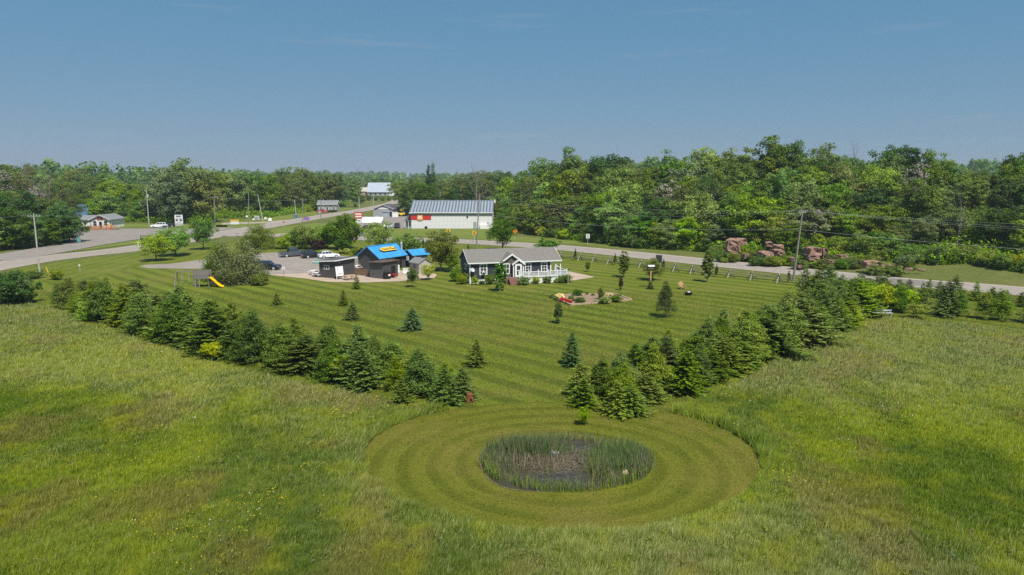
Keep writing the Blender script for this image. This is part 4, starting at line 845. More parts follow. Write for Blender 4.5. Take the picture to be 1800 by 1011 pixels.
# ================================================================== BUILDINGS AND THINGS
def window(par, face, a, z, w_, h_, cols=1, rows=2, L=0, W=0, trim=None, name='window', bar=.09):
    """white-framed window proud of a wall of its building; face F (y=0), L (x=0), R (x=L), B (y=W); a = distance along the wall"""
    def tr(u, d, zz):
        return {'F': (u, -d, zz), 'B': (u, W + d, zz), 'L': (-d, u, zz), 'R': (L + d, u, zz)}[face]
    def bx(mb, u0, u1, z0, z1, d0, d1):
        p = [tr(u0, d0, z0), tr(u1, d0, z0), tr(u1, d1, z0), tr(u0, d1, z0), tr(u0, d0, z1), tr(u1, d0, z1), tr(u1, d1, z1), tr(u0, d1, z1)]; mb.hexa(p)
    b = MB(); t = bar
    bx(b, a - t, a + w_ + t, z - t, z, -.02, .06); bx(b, a - t, a + w_ + t, z + h_, z + h_ + t, -.02, .06)
    bx(b, a - t, a, z, z + h_, -.02, .06); bx(b, a + w_, a + w_ + t, z, z + h_, -.02, .06)
    for i in range(1, cols): u = a + w_ * i / cols; bx(b, u - .03, u + .03, z, z + h_, -.02, .045)
    for i in range(1, rows): v = z + h_ * i / rows; bx(b, a, a + w_, v - .03, v + .03, -.02, .048)
    o = b.build(name, trim or M['white'], par); g = MB(); bx(g, a, a + w_, z, z + h_, -.02, .022); g.build('pane', M['glass'], o); return o
def panel(par, name, m, face, a, z, w_, h_, d0=-.02, d1=.05, L=0, W=0):
    def tr(u, d, zz): return {'F': (u, -d, zz), 'B': (u, W + d, zz), 'L': (-d, u, zz), 'R': (L + d, u, zz)}[face]
    return MB().hexa([tr(a, d0, z), tr(a + w_, d0, z), tr(a + w_, d1, z), tr(a, d1, z), tr(a, d0, z + h_), tr(a + w_, d0, z + h_), tr(a + w_, d1, z + h_), tr(a, d1, z + h_)]).build(name, m, par)
def gable_body(par, L, W, e, r_, wallm, roofm, ov=.35, th=.14, trim=None, axis='x', z0=0, xr=0):
    """walls with gables and a two-slope roof; ridge along local x (or y)"""
    if axis == 'x':
        MB().prism([(0, z0), (W, z0), (W, e), (W / 2, r_), (0, e)], 'x', 0, L).build('wall', wallm, par)
        s = (r_ - e) / (W / 2); k = lambda y: e + s * y
        pr = [(-ov, k(-ov)), (W / 2, r_), (W + ov, k(-ov)), (W + ov, k(-ov) + th), (W / 2, r_ + th), (-ov, k(-ov) + th)]
        pr = [(a, b + .03) for a, b in pr]
        rf = MB().prism(pr, 'x', -ov, L + ov + xr).build('roof', roofm, par)
        if trim:
            for xx in (-ov - .04, L + ov + xr): MB().prism([(a, b + .012 if b > r_ else b - .05) for a, b in pr], 'x', xx, xx + .04).build('barge_board', trim, rf)
            for yy, zz in ((-ov - .10, k(-ov)), (W + ov, k(-ov))): MB().box(-ov, L + ov + xr, yy, yy + .10, zz, zz + .16).build('gutter', trim, rf)
    else:
        MB().prism([(0, z0), (L, z0), (L, e), (L / 2, r_), (0, e)], 'y', 0, W).build('wall', wallm, par)
        s = (r_ - e) / (L / 2); k = lambda y: e + s * y
        pr = [(-ov, k(-ov) + .03), (L / 2, r_ + .03), (L + ov, k(-ov) + .03), (L + ov, k(-ov) + th + .03), (L / 2, r_ + th + .03), (-ov, k(-ov) + th + .03)]
        rf = MB().prism(pr, 'y', -ov, W + ov).build('roof', roofm, par)
        if trim:
            for yy in (-ov - .04, W + ov): MB().prism([(a, b + .012 if b > r_ else b - .05) for a, b in pr], 'y', yy, yy + .04).build('barge_board', trim, rf)
    return rf

# ---- the house
HA = R(15.5); hp = G(826, 499.5)
hs = empty('bungalow', (hp[0], hp[1], 0), HA, 'dark grey bungalow with white trim, front gable and white railed deck', 'house')
HL, HW, HE, HR, SK = 13.6, 7.2, 3.40, 5.05, 1.0
def house():
    MB().box(.05, HL - .05, .05, HW - .05, 0, SK).build('foundation', M['offwhite'], hs)
    rf = gable_body(hs, HL, HW, HE, HR, M['siding'], M['shingle'], ov=.32, th=.13, trim=M['white'], z0=SK - .25, xr=1.5)
    for i in range(9):                                  # siding courses
        z = SK - .22 + i * .285
        for x0, x1, y0, y1 in ((.02, 4.9, -.022, .03), (8.75, HL - .02, -.022, .03), (-.022, .03, .02, HW - .02)): MB().box(x0, x1, y0, y1, z, z + .25).build('siding_board', M['siding'], hs)
    for x, y in ((-.06, -.06), (-.06, HW - .08), (HL - .12, -.06)): MB().box(x, x + .19, y, y + .17, 0 if x < 0 else SK, HE - .02).build('corner_board', M['white'], hs)
    # front gable bump faced with stone, and a smaller gable over the door
    gx0, gx1 = 4.95, 8.6; gm = (gx0 + gx1) / 2; gy = -.55
    MB().prism([(gx0, SK - .3), (gx1, SK - .3), (gx1, HE - .05), (gm, HE + 1.2), (gx0, HE - .05)], 'y', gy, .4).build('stone_gable', M['stone'], hs)
    s = 1.25 / ((gx1 - gx0) / 2)
    pr = [(gx0 - .35, HE - .05 - s * .35), (gm, HE + 1.23), (gx1 + .35, HE - .05 - s * .35), (gx1 + .35, HE + .07 - s * .35), (gm, HE + 1.36), (gx0 - .35, HE + .07 - s * .35)]
    g = MB().prism(pr, 'y', gy - .25, 2.55).build('gable_roof', M['shingle'], hs)
    MB().prism([(a, b + (.03 if i > 2 else -.12)) for i, (a, b) in enumerate(pr)], 'y', gy - .31, gy - .25).build('barge_board', M['white'], g)
    dx0, dx1 = 6.85, 8.62; dm = (dx0 + dx1) / 2; dy = -1.15
    MB().prism([(dx0, SK - .3), (dx1, SK - .3), (dx1, HE - .25), (dm, HE + .35), (dx0, HE - .25)], 'y', dy, -.5).build('entry_gable', M['stone'], hs)
    s = .6 / ((dx1 - dx0) / 2)
    pr = [(dx0 - .22, HE - .25 - s * .22), (dm, HE + .38), (dx1 + .22, HE - .25 - s * .22), (dx1 + .22, HE - .14 - s * .22), (dm, HE + .5), (dx0 - .22, HE - .14 - s * .22)]
    g2 = MB().prism(pr, 'y', dy - .2, .2).build('entry_roof', M['shingle'], hs)
    MB().prism([(a, b + (.03 if i > 2 else -.10)) for i, (a, b) in enumerate(pr)], 'y', dy - .26, dy - .2).build('barge_board', M['white'], g2)
    for x in (dx0 - .02, dx1 - .14): MB().box(x, x + .16, dy - .06, dy + .06, SK, HE - .28).build('corner_board', M['white'], hs)
    MB().box(gx0 - .03, gx0 + .13, gy - .06, gy + .06, SK - .3, HE - .1).build('corner_board', M['white'], hs)
    d = MB().box(7.15, 8.3, dy - .10, dy + .02, SK + .04, SK + 2.12).build('door', M['white'], hs)
    MB().box(7.45, 8.0, dy - .125, dy - .08, SK + .4, SK + 1.85).build('pane', M['glass'], d); MB().box(7.45, 8.0, dy - .135, dy - .1, SK + 1.05, SK + 1.15).build('door_rail', M['white'], d)
    MB().tube((8.18, dy - .16, SK + 1.0), (8.18, dy - .09, SK + 1.0), .04, .04, 8).build('handle', M['steel'], d)
    window(hs, 'F', 1.75, 1.55, .95, 1.45, 2, 3, bar=.17); window(hs, 'F', 9.3, 1.6, .8, 1.4, 2, 3, bar=.15); window(hs, 'F', 12.05, 1.6, .8, 1.4, 2, 3, bar=.15)
    ww = MB()
    for x0, x1, z0, z1 in ((5.3, 6.45, 1.45, 1.6), (5.3, 6.45, 3.05, 3.2), (5.3, 5.45, 1.6, 3.05), (6.3, 6.45, 1.6, 3.05), (5.45, 6.3, 2.28, 2.36), (5.85, 5.9, 1.6, 3.05)): ww.box(x0, x1, gy - .06, gy + .02, z0, z1)
    o = ww.build('window', M['white'], hs); MB().box(5.45, 6.3, gy - .03, gy + .02, 1.6, 3.05).build('pane', M['glass'], o)
    window(hs, 'L', 2.0, 2.2, 1.6, .62, 3, 1, bar=.12)
    ac = MB().box(1.95, 2.5, -.42, .0, 1.56, 1.9).build('air_conditioner', M['offwhite'], hs); MB().box(2.0, 2.45, -.43, -.40, 1.6, 1.86).build('grille', M['black'], ac)
    # satellite dish on the corner board
    dsh = MB(); n = 14; c = Vector((.35, -.35, 2.3)); nv = Vector((.35, -.8, .45)).normalized(); u = nv.orthogonal().normalized(); v = nv.cross(u)
    dsh.loft([[tuple(c + nv * (.10 * (k / 3) ** 2) + (u * math.cos(a) + v * math.sin(a)) * (.34 * k / 3 + .01)) for a in np.linspace(0, 2 * math.pi, n, endpoint=False)] for k in range(4)], cap=False)
    ds = dsh.build('satellite_dish', M['insul'], hs); MB().tube((.1, -.05, 2.25), tuple(c), .03, .03, 6).build('mount', M['steel'], ds)
    # deck with its white railing
    dk0, dk1, dyf = 7.5, 15.7, -2.15
    MB().box(dk0, dk1, dyf + .12, -.03, SK - .12, SK - .02).build('deck_floor', M['oldwood'], hs)
    for i in range(16): MB().box(dk0 + i * (dk1 - dk0) / 16 + .01, dk0 + (i + 1) * (dk1 - dk0) / 16 - .01, dyf + .14, dyf + .18, .03, SK - .12).build('skirt_panel', M['white'], hs)
    for i in range(8): MB().box(dk1 - .04, dk1, dyf + .2 + i * .24, dyf + .42 + i * .24, .03, SK - .12).build('skirt_panel', M['white'], hs)
    MB().box(dk0, dk1, dyf + .03, dyf + .17, SK + .86, SK + .95).build('hand_rail', M['white'], hs); MB().box(dk0, dk1, dyf + .05, dyf + .15, SK + .03, SK + .13).build('bottom_rail', M['white'], hs)
    MB().box(dk1 - .12, dk1, dyf + .18, 2.6, SK + .86, SK + .95).build('hand_rail', M['white'], hs); MB().box(dk1 - .1, dk1 - .01, dyf + .18, 2.6, SK + .03, SK + .13).build('bottom_rail', M['white'], hs)
    bal = MB().box(-.03, .03, -.02, .02, SK + .13, SK + .86).mesh('baluster'); bal.materials.append(M['white'])
    for i in range(int((dk1 - dk0) / .125)): linkmesh('baluster', bal, None, hs, (dk0 + .08 + i * .125, dyf + .1, 0))
    for i in range(36): linkmesh('baluster', bal, None, hs, (dk1 - .06, dyf + .25 + i * .13, 0))
    for x in np.linspace(dk0, dk1 - .13, 6):
        p = MB().box(x, x + .15, dyf + .02, dyf + .17, .02, SK + 1.12).build('rail_post', M['white'], hs); MB().box(x - .02, x + .17, dyf - .0, dyf + .19, SK + 1.122, SK + 1.18).build('post_cap', M['white'], p)
    MB().box(dk1 - .13, dk1 + .02, 2.5, 2.65, .02, SK + 1.12).build('rail_post', M['white'], hs)
    MB().box(HL + .02, dk1 - .01, -.03, 3.4, SK - .12, SK - .025).build('porch_floor', M['oldwood'], hs)
    # the roof runs on over the porch, carried on posts
    for x, y in ((HL + .75, -.15), (HL + 1.55, -.15), (HL + 1.55, 2.6), (HL + .75, 2.6)): MB().box(x, x + .16, y, y + .16, SK - .02, HE - .1).build('porch_post', M['white'], hs)
    MB().box(HL + .5, HL + 1.3, .8, 1.5, SK - .02, SK + .45).build('porch_chair', M['black'], hs)
    for i, (y, z) in enumerate(((-1.5, SK - .02), (-1.82, SK - .22), (-2.14, SK - .42), (-2.46, SK - .62), (-2.78, SK - .82))): MB().box(5.9, 7.45, y - .33, y, max(0, z - .2), z).build('step', M['wood'] if i == 0 else M['brick'], hs)
    MB().box(5.6, 7.48, -1.5, -.56, .0, SK - .05).build('stoop', M['brick'], hs)
house()

# ---- the snack shop with the blue roof
SA = R(57); sp0 = G(664, 475.5); sp0 = (-24.0, 122.6)
sh = empty('snack_shop', (sp0[0], sp0[1], 0), SA, 'charcoal snack shop with bright blue metal roof and yellow name sign', 'shop')
# local x runs along the eave away from the camera, local y to the left (gable facing the camera side at x=0)
def shop():
    L, W, e, r_ = 7.0, 5.3, 2.5, 4.25
    gable_body(sh, L, W, e, r_, M['darkpanel'], M['blueroof'], ov=.42, th=.10, trim=None)
    s = (r_ - e) / (W / 2); rb = MB().beam((0, 0, 0), (0, 0, 0.001), .01, .01)
    for i in range(19):   # standing ribs of the metal roof
        x = -.38 + i * .43; b = MB().beam((x, -.42, e - .42 * s + .15), (x, W / 2, r_ + .15), .05, .05); b.build('roof_rib', M['bluerib'], sh)
        MB().beam((x, W + .42, e - .42 * s + .15), (x, W / 2, r_ + .15), .05, .05).build('roof_rib', M['bluerib'], sh)
    MB().beam((-.42, W / 2, r_ + .17), (L + .42, W / 2, r_ + .17), .3, .05).build('ridge_cap', M['blueroof'], sh)
    for i in range(16): MB().box(-.03, .0, .03 + i * .33, .33 + i * .33, .05, min(e + s * min(.03 + i * .33, W - .33 - i * .33), r_) - .02).build('wall_board', M['darkpanel'], sh)
    for i in range(17): MB().box(.1 + i * .4, .47 + i * .4, -.03, .0, .05, e - .06).build('wall_board', M['darkpanel'], sh)
    door = MB().box(5.0, 5.9, -.07, .0, .1, 2.1).build('door', M['black'], sh); MB().tube((5.1, -.12, 1.1), (5.1, -.05, 1.1), .04, .04, 6).build('handle', M['steel'], door)
    window(sh, 'F', 2.5, 1.1, 1.2, .8, 2, 1)
    f = MB().tube((L + .2, 1.1, 1.5), (L + .2, 1.1, 4.4), .16, .16, 8).build('exhaust_pipe', M['steel'], sh); MB().tube((L + .2, 1.1, 4.4), (L + .2, 1.1, 4.75), .24, .10, 8).build('pipe_cap', M['steel'], f)
    MB().box(L - .1, L + .5, -.75, -.3, 1.3, 2.1).build('vent_box', M['insul'], sh)
    MB().box(-1.6, -.05, W + .05, W + 1.9, 2.2, 2.32).build('awning', M['brownroof'], sh)
    MB().box(-1.55, -1.45, W + 1.7, W + 1.8, 0, 2.2).build('awning_post', M['oldwood'], sh)
    # sign lying on the roof slope, an arrow that points to the left
    up = Vector((0, 1, s)).normalized(); nrm = Vector((0, -s, 1)).normalized(); c = Vector((3.5, 1.25, e + 1.25 * s + .24)) + nrm * .14
    def P3(u, v, d=0): return c + Vector((1, 0, 0)) * u + up * v + nrm * d
    def plate(pts, d0, d1, nm, m, par): 
        b = MB(); n = len(pts); b.loft([[P3(u, v, d0) for u, v in pts], [P3(u, v, d1) for u, v in pts]]); return b.build(nm, m, par)
    sg = plate([(-2.0, 0), (-1.45, .5), (2.0, .5), (2.0, -.5), (-1.45, -.5)], 0, .06, 'name_sign', M['signyellow'], sh)
    sg['label'] = "yellow arrow sign with the shop name on the blue roof"
    plate([(-2.09, 0), (-1.5, .56), (2.06, .56), (2.06, -.56), (-1.5, -.56)], -.04, -.005, 'sign_border', M['signink'], sg)
    me = text_mesh("Petra's Place", .78, .015, .012); me.materials.append(M['signink'])
    o = linkmesh('lettering', me, None, sg); mt = Matrix(((1, up.x * 0, nrm.x, 0), (0, up.y, nrm.y, 0), (0, up.z, nrm.z, 0), (0, 0, 0, 1))); mt.translation = P3(.28, -.02, .08); o.matrix_local = mt @ Matrix.Diagonal((.86, 1, 1, 1))
shop()
ax = (-18.6, 127.6); an = empty('shop_annex', (ax[0], ax[1], 0), R(40), 'small charcoal kiosk with a blue metal roof beside the snack shop', 'kiosk')
gable_body(an, 3.2, 3.0, 2.45, 3.2, M['darkpanel'], M['blueroof'], ov=.4, th=.09)
for i in range(9):
    MB().beam((-.35 + i * .48, -.4, 2.42), (-.35 + i * .48, 1.5, 3.33), .05, .05).build('roof_rib', M['bluerib'], an)
window(an, 'F', .5, 1.1, 1.3, .8, 2, 1); panel(an, 'door', M['grey'], 'F', 2.2, .05, .8, 1.95)
# ---- the menu hut (lean-to roof)
mp = G(589.5, 490); mh = empty('menu_hut', (mp[0], mp[1], 0), R(66), 'black-walled hut with white sloping roof edge and a menu board', 'hut')
def hut():
    L, W = 5.4, 3.3
    MB().prism([(0, 0), (W, 0), (W, 2.75), (0, 3.0)], 'x', 0, L).build('wall', M['darkpanel'], mh)
    for i in range(14): MB().box(.02 + i * .385, .38 + i * .385, -.03, 0, .03, 2.96).build('wall_board', M['darkpanel'], mh)
    for i in range(8): MB().box(-.03, 0, .02 + i * .41, .40 + i * .41, .03, 2.7).build('wall_board', M['darkpanel'], mh)
    r_ = MB().prism([(-.35, 3.03), (W + 1.1, 2.68), (W + 1.1, 2.80), (-.35, 3.15)], 'x', -.35, L + .3).build('roof', M['darkshingle'], mh)
    MB().prism([(-.41, 2.98), (W + 1.14, 2.62), (W + 1.14, 2.815), (-.41, 3.17)], 'x', -.40, -.35).build('fascia', M['white'], r_); MB().box(-.35, L + .3, -.42, -.355, 2.97, 3.16).build('fascia', M['white'], r_)
    w_ = window(mh, 'L', 1.25, 1.55, .95, .6, 2, 1, bar=.07)
    window(mh, 'F', 2.4, 1.2, 1.6, .9, 2, 1, bar=.05, trim=M['darkpanel'])
    MB().box(1.0, 1.15, -.22, -.03, 2.55, 2.7).build('lamp', M['white'], mh)
hut()
# ---- black shed with brown roof
bp_ = G(674, 491); bs = empty('black_shed', (bp_[0], bp_[1], 0), R(57), 'small black board shed with flat brown roof', 'shed')
MB().prism([(0, 0), (3.1, 0), (3.1, 2.55), (0, 2.75)], 'x', 0, 3.6).build('wall', M['darkpanel'], bs)
MB().prism([(-.3, 2.80), (3.4, 2.56), (3.4, 2.70), (-.3, 2.94)], 'x', -.35, 3.9).build('roof', M['brownroof'], bs)
M['greyboard'] = mat('lighter_grey_board', (.115, .115, .118), .8, 4, .25)  # boards of the left wall, a lighter grey than the front wall
for i in range(10): MB().box(-.035, 0, .02 + i * .308, .30 + i * .308, .03, 2.5 + .02 * (9 - i)).build('wall_board', M['greyboard'], bs)
for i in range(11): MB().box(.02 + i * .325, .32 + i * .325, -.03, 0, .03, 2.7).build('wall_board', M['darkpanel'], bs)
dd_ = panel(bs, 'door', M['black'], 'F', 1.9, .05, 1.0, 2.0, d0=.02, d1=.06)
# ---- beige garden shed
gp = G(737, 483); gs = empty('garden_shed', (gp[0], gp[1], 0), R(52), 'beige resin garden shed with grey gable roof', 'shed')
gable_body(gs, 2.4, 3.2, 1.95, 2.75, M['beige'], M['greyshingle'], ov=.15, th=.08, axis='y') if False else None
def gshed():
    # gable end on the right-hand side towards the camera (local y=0), long wall at local x=0
    gable_body(gs, 2.5, 3.1, 1.95, 2.7, M['beige'], M['greyshingle'], ov=.16, th=.08, axis='y')
    for a, b in ((.45, 1.22), (1.26, 2.05)): 
        d = MB().box(a, b, -.05, .02, .08, 1.85).build('door', M['beige'], gs); MB().box(b - .12, b - .06, -.09, -.04, .9, 1.1).build('handle', M['black'], d)
    window(gs, 'L', 1.1, 1.0, .7, .6, 1, 1, bar=.06, trim=M['beige'])
gs.rotation_euler = (0, 0, R(-38 + 90)); gs.rotation_euler = (0, 0, R(40)); gshed()

# ---- hardware store
hx, hy = G(723, 402); hw = empty('hardware_store', (hx, hy, 0), R(-.5), 'long white hardware store with ribbed grey metal roof and red sign band', 'store')
def store():
    L, W, e, r_ = 26.6, 16, 5.3, 8.7
    gable_body(hw, L, W, e, r_, M['offwhite'], M['metalroof'], ov=.4, th=.16)
    s = (r_ - e) / (W / 2)
    for i in range(27):
        x = -.3 + i * 1.045; MB().beam((x, -.4, e - .4 * s + .24), (x, W / 2, r_ + .24), .40, .20).build('roof_rib', M['ribshadow'], hw)  # wide dark ribs paint in the shadow lines along the roof
    MB().beam((-.4, W / 2, r_ + .24), (L + .4, W / 2, r_ + .24), .7, .12).build('ridge_cap', M['palemetal'], hw)
    MB().box(-.4, L + .4, -.58, -.42, e - .38 * s - .02, e - .38 * s + .22).build('gutter', M['white'], hw)
    panel(hw, 'eave_band', M['grey'], 'F', .02, e - .85, L - .04, .8, d1=.03)
    pm = MB().box(0, 1.27, -.035, .02, .05, 4.4).mesh('wall_panel'); pm.materials.append(M['offwhite'])
    for i in range(20): linkmesh('wall_panel', pm, None, hw, (.06 + i * 1.325, 0, 0))
    b = panel(hw, 'sign_band', M['red'], 'F', -.1, 2.95, 6.7, 1.45, d1=.14); b['label'] = 'red sign band with an orange square house emblem'
    # emblem: orange rounded square with a white house and chimneys
    def pl(pts, d0, d1, nm, m, par): return MB().prism(pts, 'y', -d1, -d0).build(nm, m, par)
    cx, cz, q = 2.95, 3.65, 1.0
    pts = [(cx + q * math.copysign(abs(math.cos(a)) ** .45, math.cos(a)), cz + q * math.copysign(abs(math.sin(a)) ** .45, math.sin(a))) for a in np.linspace(0, 2 * math.pi, 24, endpoint=False)]
    em = pl(pts, .14, .20, 'emblem', M['orange'], b)
    pl([(cx - .62, cz - .62), (cx - .62, cz - .02), (cx - .82, cz - .02), (cx, cz + .68), (cx + .82, cz - .02), (cx + .62, cz - .02), (cx + .62, cz - .62), (cx + .22, cz - .62), (cx + .22, cz - .18), (cx - .22, cz - .18), (cx - .22, cz - .62)], .205, .235, 'emblem_house', M['white'], em)
    for sx in (-.55, .38): pl([(cx + sx, cz + .45), (cx + sx + .18, cz + .45), (cx + sx + .18, cz + .8), (cx + sx, cz + .8)], .205, .23, 'emblem_chimney', M['white'], em)
    panel(hw, 'door', M['grey'], 'F', 20.4, .05, 1.1, 2.2); panel(hw, 'wall_vent', M['black'], 'F', 18.2, 3.4, .5, .8)
    panel(hw, 'electric_box', M['grey'], 'F', 26.0 - 1.0, 1.2, .5, 1.0, d1=.2); panel(hw, 'propane_box', M['white'], 'F', 22.6, .0, 2.9, 1.4, d0=-.02, d1=.9)
    d2 = MB().tube((4.9, -.5, .35), (4.9, -.25, .35), .5, .5, 12).build('hose_reel', M['black'], hw)
    MB().tube((L + .6, W / 2, 8.2), (L + .6, W / 2, 9.2), .35, .2, 8).build('roof_vent', M['white'], hw)
    panel(hw, 'side_door', M['grey'], 'R', 5, .05, 3.5, 3.6, L=L, W=W)
store()
wp = G(711, 403); we = empty('store_entry', (wp[0], wp[1] + 3, 0), 0, 'low entry wing with dark roof beside the hardware store wall', 'shed')
MB().prism([(0, 0), (6, 0), (6, 3.4), (0, 2.6)], 'x', 0, 2.0).build('wall', M['grey'], we); MB().prism([(-.9, 2.45), (6, 3.8), (6, 3.95), (-.9, 2.6)], 'x', -.3, 2.0).build('roof', M['darkshingle'], we)
for x in (-.2, .9): MB().box(x, x + .15, -.85, -.7, 0, 2.5).build('post', M['offwhite'], we)
# ---- grey garage
gx_, gy_ = G(657, 381); ga = empty('grey_garage', (gx_, gy_, 0), R(-6), 'grey gabled garage with dark roof beside the hardware yard', 'garage')
gable_body(ga, 8.6, 11, 3.3, 5.0, M['grey'], M['darkshingle'], ov=.4, th=.15, trim=M['white'], axis='y')
panel(ga, 'garage_door', M['palemetal'], 'F', 3.9, .05, 2.6, 2.3); panel(ga, 'door', M['black'], 'F', 7.0, .05, .9, 2.1); panel(ga, 'gable_panel', M['offwhite'], 'F', 2.0, 3.15, 4.6, .7)
MB().box(3.9, 6.5, -.09, -.05, 1.6, 1.9).build('door_glazing', M['glass'], ga)
window(ga, 'R', 4, 1.2, 2, 1.4, 2, 1, L=8.6, W=11)
# ---- white tent greenhouse
tx_, ty_ = G(636, 402.5); te = empty('white_tent', (tx_, ty_, 0), R(2), 'white fabric tent shelter on posts in the store yard', 'tent')
MB().prism([(-.2, 2.15), (3.0, 3.7), (6.2, 2.15), (6.2, 2.05), (-.2, 2.05)], 'x', -.2, 6.6).build('canopy', M['white'], te)
for x in (0, 2.1, 4.2, 6.3):
    for y in (0, 6): MB().box(x, x + .1, y, y + .1, 0, 2.06).build('post', M['offwhite'], te)
for i in range(3): MB().box(.15 + i * 2.1, 2.05 + i * 2.1, 1.0, 4.6, .0, .85).build('display_bench', M['oldwood'], te)
# ---- diner on the left
dx_, dy_ = G(161, 401.5); di = empty('roadside_diner', (dx_, dy_, 0), R(2), 'pale grey roadside diner with front gable and wooden ramp', 'diner')
gable_body(di, 6.0, 9, 2.9, 4.3, M['offwhite'], M['greyshingle'], ov=.5, th=.15, trim=M['white'], axis='y')
for a in (.7, 4.2): window(di, 'F', a, .9, 1.1, 1.5, 1, 2, bar=.1)
panel(di, 'door', M['black'], 'F', 2.6, .1, .9, 2.1); panel(di, 'wall_sign', M['rust'], 'F', 2.1, 2.75, 1.8, .95, d1=.1)
dw = MB().prism([(1.2, 0), (8.5, 0), (8.5, 2.7), (4.8, 3.9), (1.2, 2.7)], 'x', -8.5, -.02).build('side_wing', M['offwhite'], di)
MB().prism([(.8, 2.62), (4.8, 3.95), (8.9, 2.62), (8.9, 2.75), (4.8, 4.1), (.8, 2.75)], 'x', -8.9, -.5).build('wing_roof', M['greyshingle'], dw)
for a in (-6.6, -3.0): MB().box(a, a + .7, 1.14, 1.2, 1.1, 2.0).build('window', M['glass'], dw)
def ramp():
    rp = G(141, 404.5); ro = empty('wooden_ramp', (rp[0], rp[1], 0), R(2), 'orange-brown wooden ramp and deck with railings before the diner', 'ramp')
    MB().box(0, 6.4, 0, 1.6, .35, .47).build('ramp_floor', M['orangewood'], ro); MB().box(6.4, 11.5, .3, 2.4, .62, .75).build('deck_floor', M['orangewood'], ro)
    for i in range(9): MB().box(i * .8, i * .8 + .1, -.06, .04, 0, 1.35).build('rail_post', M['orangewood'], ro)
    for i in range(7): MB().box(6.5 + i * .8, 6.6 + i * .8, .2, .3, 0, 1.65).build('rail_post', M['orangewood'], ro)
    for i in range(15): MB().box(.05 + i * .43, .40 + i * .43, -.10, -.065, .1, 1.05).build('rail_board', M['orangewood'], ro)
    for z in (1.05, 1.3): MB().box(0, 6.5, -.05, .03, z, z + .1).build('hand_rail', M['orangewood'], ro)
    for z in (1.1, 1.55): MB().box(6.5, 11.5, .2, .28, z, z + .1).build('hand_rail', M['orangewood'], ro)
    for i in range(4): MB().box(8.3 + i * .1, 9.6 + i * .1, -.35 * i + .2, -.35 * i + .55, 0, .62 - .15 * i).build('step', M['orangewood'], ro)
    for sx in (8.3, 9.7): MB().beam((sx, .3, 1.55), (sx + .5, -1.4, .7), .09, .14).build('stair_rail', M['red'], ro)
ramp()
for i, px in enumerate((190.5, 196)):
    p = G(px, 402); b = empty('bollard', (p[0], p[1], 0), 0, 'yellow steel bollard beside the diner ramp', 'bollard', 'two yellow bollards')
    MB().tube((0, 0, 0), (0, 0, 1.5), .16, .16, 10).build('post', M['yellow'], b); MB().tube((0, 0, 1.5), (0, 0, 1.6), .16, .08, 10).build('cap', M['yellow'], b)
bx_, by_ = G(128, 397); bt = empty('blue_roofed_tower', (bx_ - 2, by_ + 10, 0), R(0), 'steep faded blue roof showing behind the diner', 'building')
MB().prism([(-4.6, 2.0), (0, 8.6), (4.6, 2.0)], 'x', -9, 2).build('roof', M['fadedblue'], bt) if False else MB().prism([(-4.9, .2), (-2.6, 6.8), (-.3, .2)], 'y', 0, 8).build('roof', M['fadedblue'], bt)
# ---- far buildings
def far_house(px, py, L, W, e, r_, wm, rm, name, label, ang=0, axis='x', wins=3, cat='house'):
    x, y = G(px, py); o = empty(name, (x, y, Hs(x, y)), R(ang), label, cat); gable_body(o, L, W, e, r_, wm, rm, ov=.4, th=.2, axis=axis, trim=M['white'])
    for i in range(wins): window(o, 'F', L * (i + .5) / wins - .5, 1.0, 1.0, 1.3, 1, 2, bar=.14)
    return o
# barn on the rise: stands nearer than its base row suggests, so give it its own distance
def far_at(px, py_base, D, *a, **k):
    p = AT(px, py_base, D); o = empty(a[0], (p[0], p[1], p[2]), R(k.get('ang', 0)), a[1], k.get('cat', 'building')); return o, p
bn = empty('grey_barn', (AT(646, 345, 520)[0], 520, 0), 0, 'large barn with pale metal roof on the rise by the far road', 'barn')
MB().box(-2, 20, -2, 14, -.2, 2.6).build('bank', M['wild'], bn)
def barn():
    z = 2.5
    MB().prism([(0, z - .5), (11, z - .5), (11, 5.4), (5.5, 11.8), (0, 5.4)], 'x', 0, 16.6).build('wall', M['grey'], bn)
    rf = MB().prism([(-.5, 5.0), (5.5, 12.0), (11.5, 5.0), (11.5, 5.25), (5.5, 12.25), (-.5, 5.25)], 'x', -.4, 17).build('roof', M['palemetal'], bn)
    for i in range(12): MB().beam((i * 1.45, -.5, 5.32), (i * 1.45, 5.5, 12.32), .14, .14).build('roof_rib', M['palemetal'], rf)
    MB().prism([(-1.5, z - .3), (4.5, z - .3), (4.5, 5.2), (1.5, 7.0), (-1.5, 5.2)], 'x', 16.62, 20.8).build('side_wing', M['white'], bn)
    MB().prism([(-1.8, 5.05), (1.5, 7.2), (4.8, 5.05), (4.8, 5.3), (1.5, 7.45), (-1.8, 5.3)], 'x', 16.9, 21.1).build('wing_roof', M['palemetal'], bn)
    for i in range(4): MB().box(2 + i * 3.6, 3.2 + i * 3.6, -.05, .02, 3.2, 4.6).build('window', M['glass'], bn)
barn()
fb = empty('beige_barn', (AT(632, 338, 530)[0], 530, 0), 0, 'low beige barn beside the large pale-roofed barn', 'barn')
MB().box(-1, 9, -1, 11, -.2, 2.4).build('bank', M['wild'], fb); MB().prism([(0, 2.0), (10, 2.0), (10, 5.5), (5, 8.2), (0, 5.5)], 'x', 0, 6.8).build('wall', M['beige'], fb); MB().prism([(-.4, 5.3), (5, 8.3), (10.4, 5.3), (10.4, 5.6), (5, 8.6), (-.4, 5.6)], 'x', -.3, 7).build('roof', M['beige'], fb); MB().box(4.2, 6.2, -.06, .02, 2.3, 4.6).build('barn_door', M['rust'], fb)
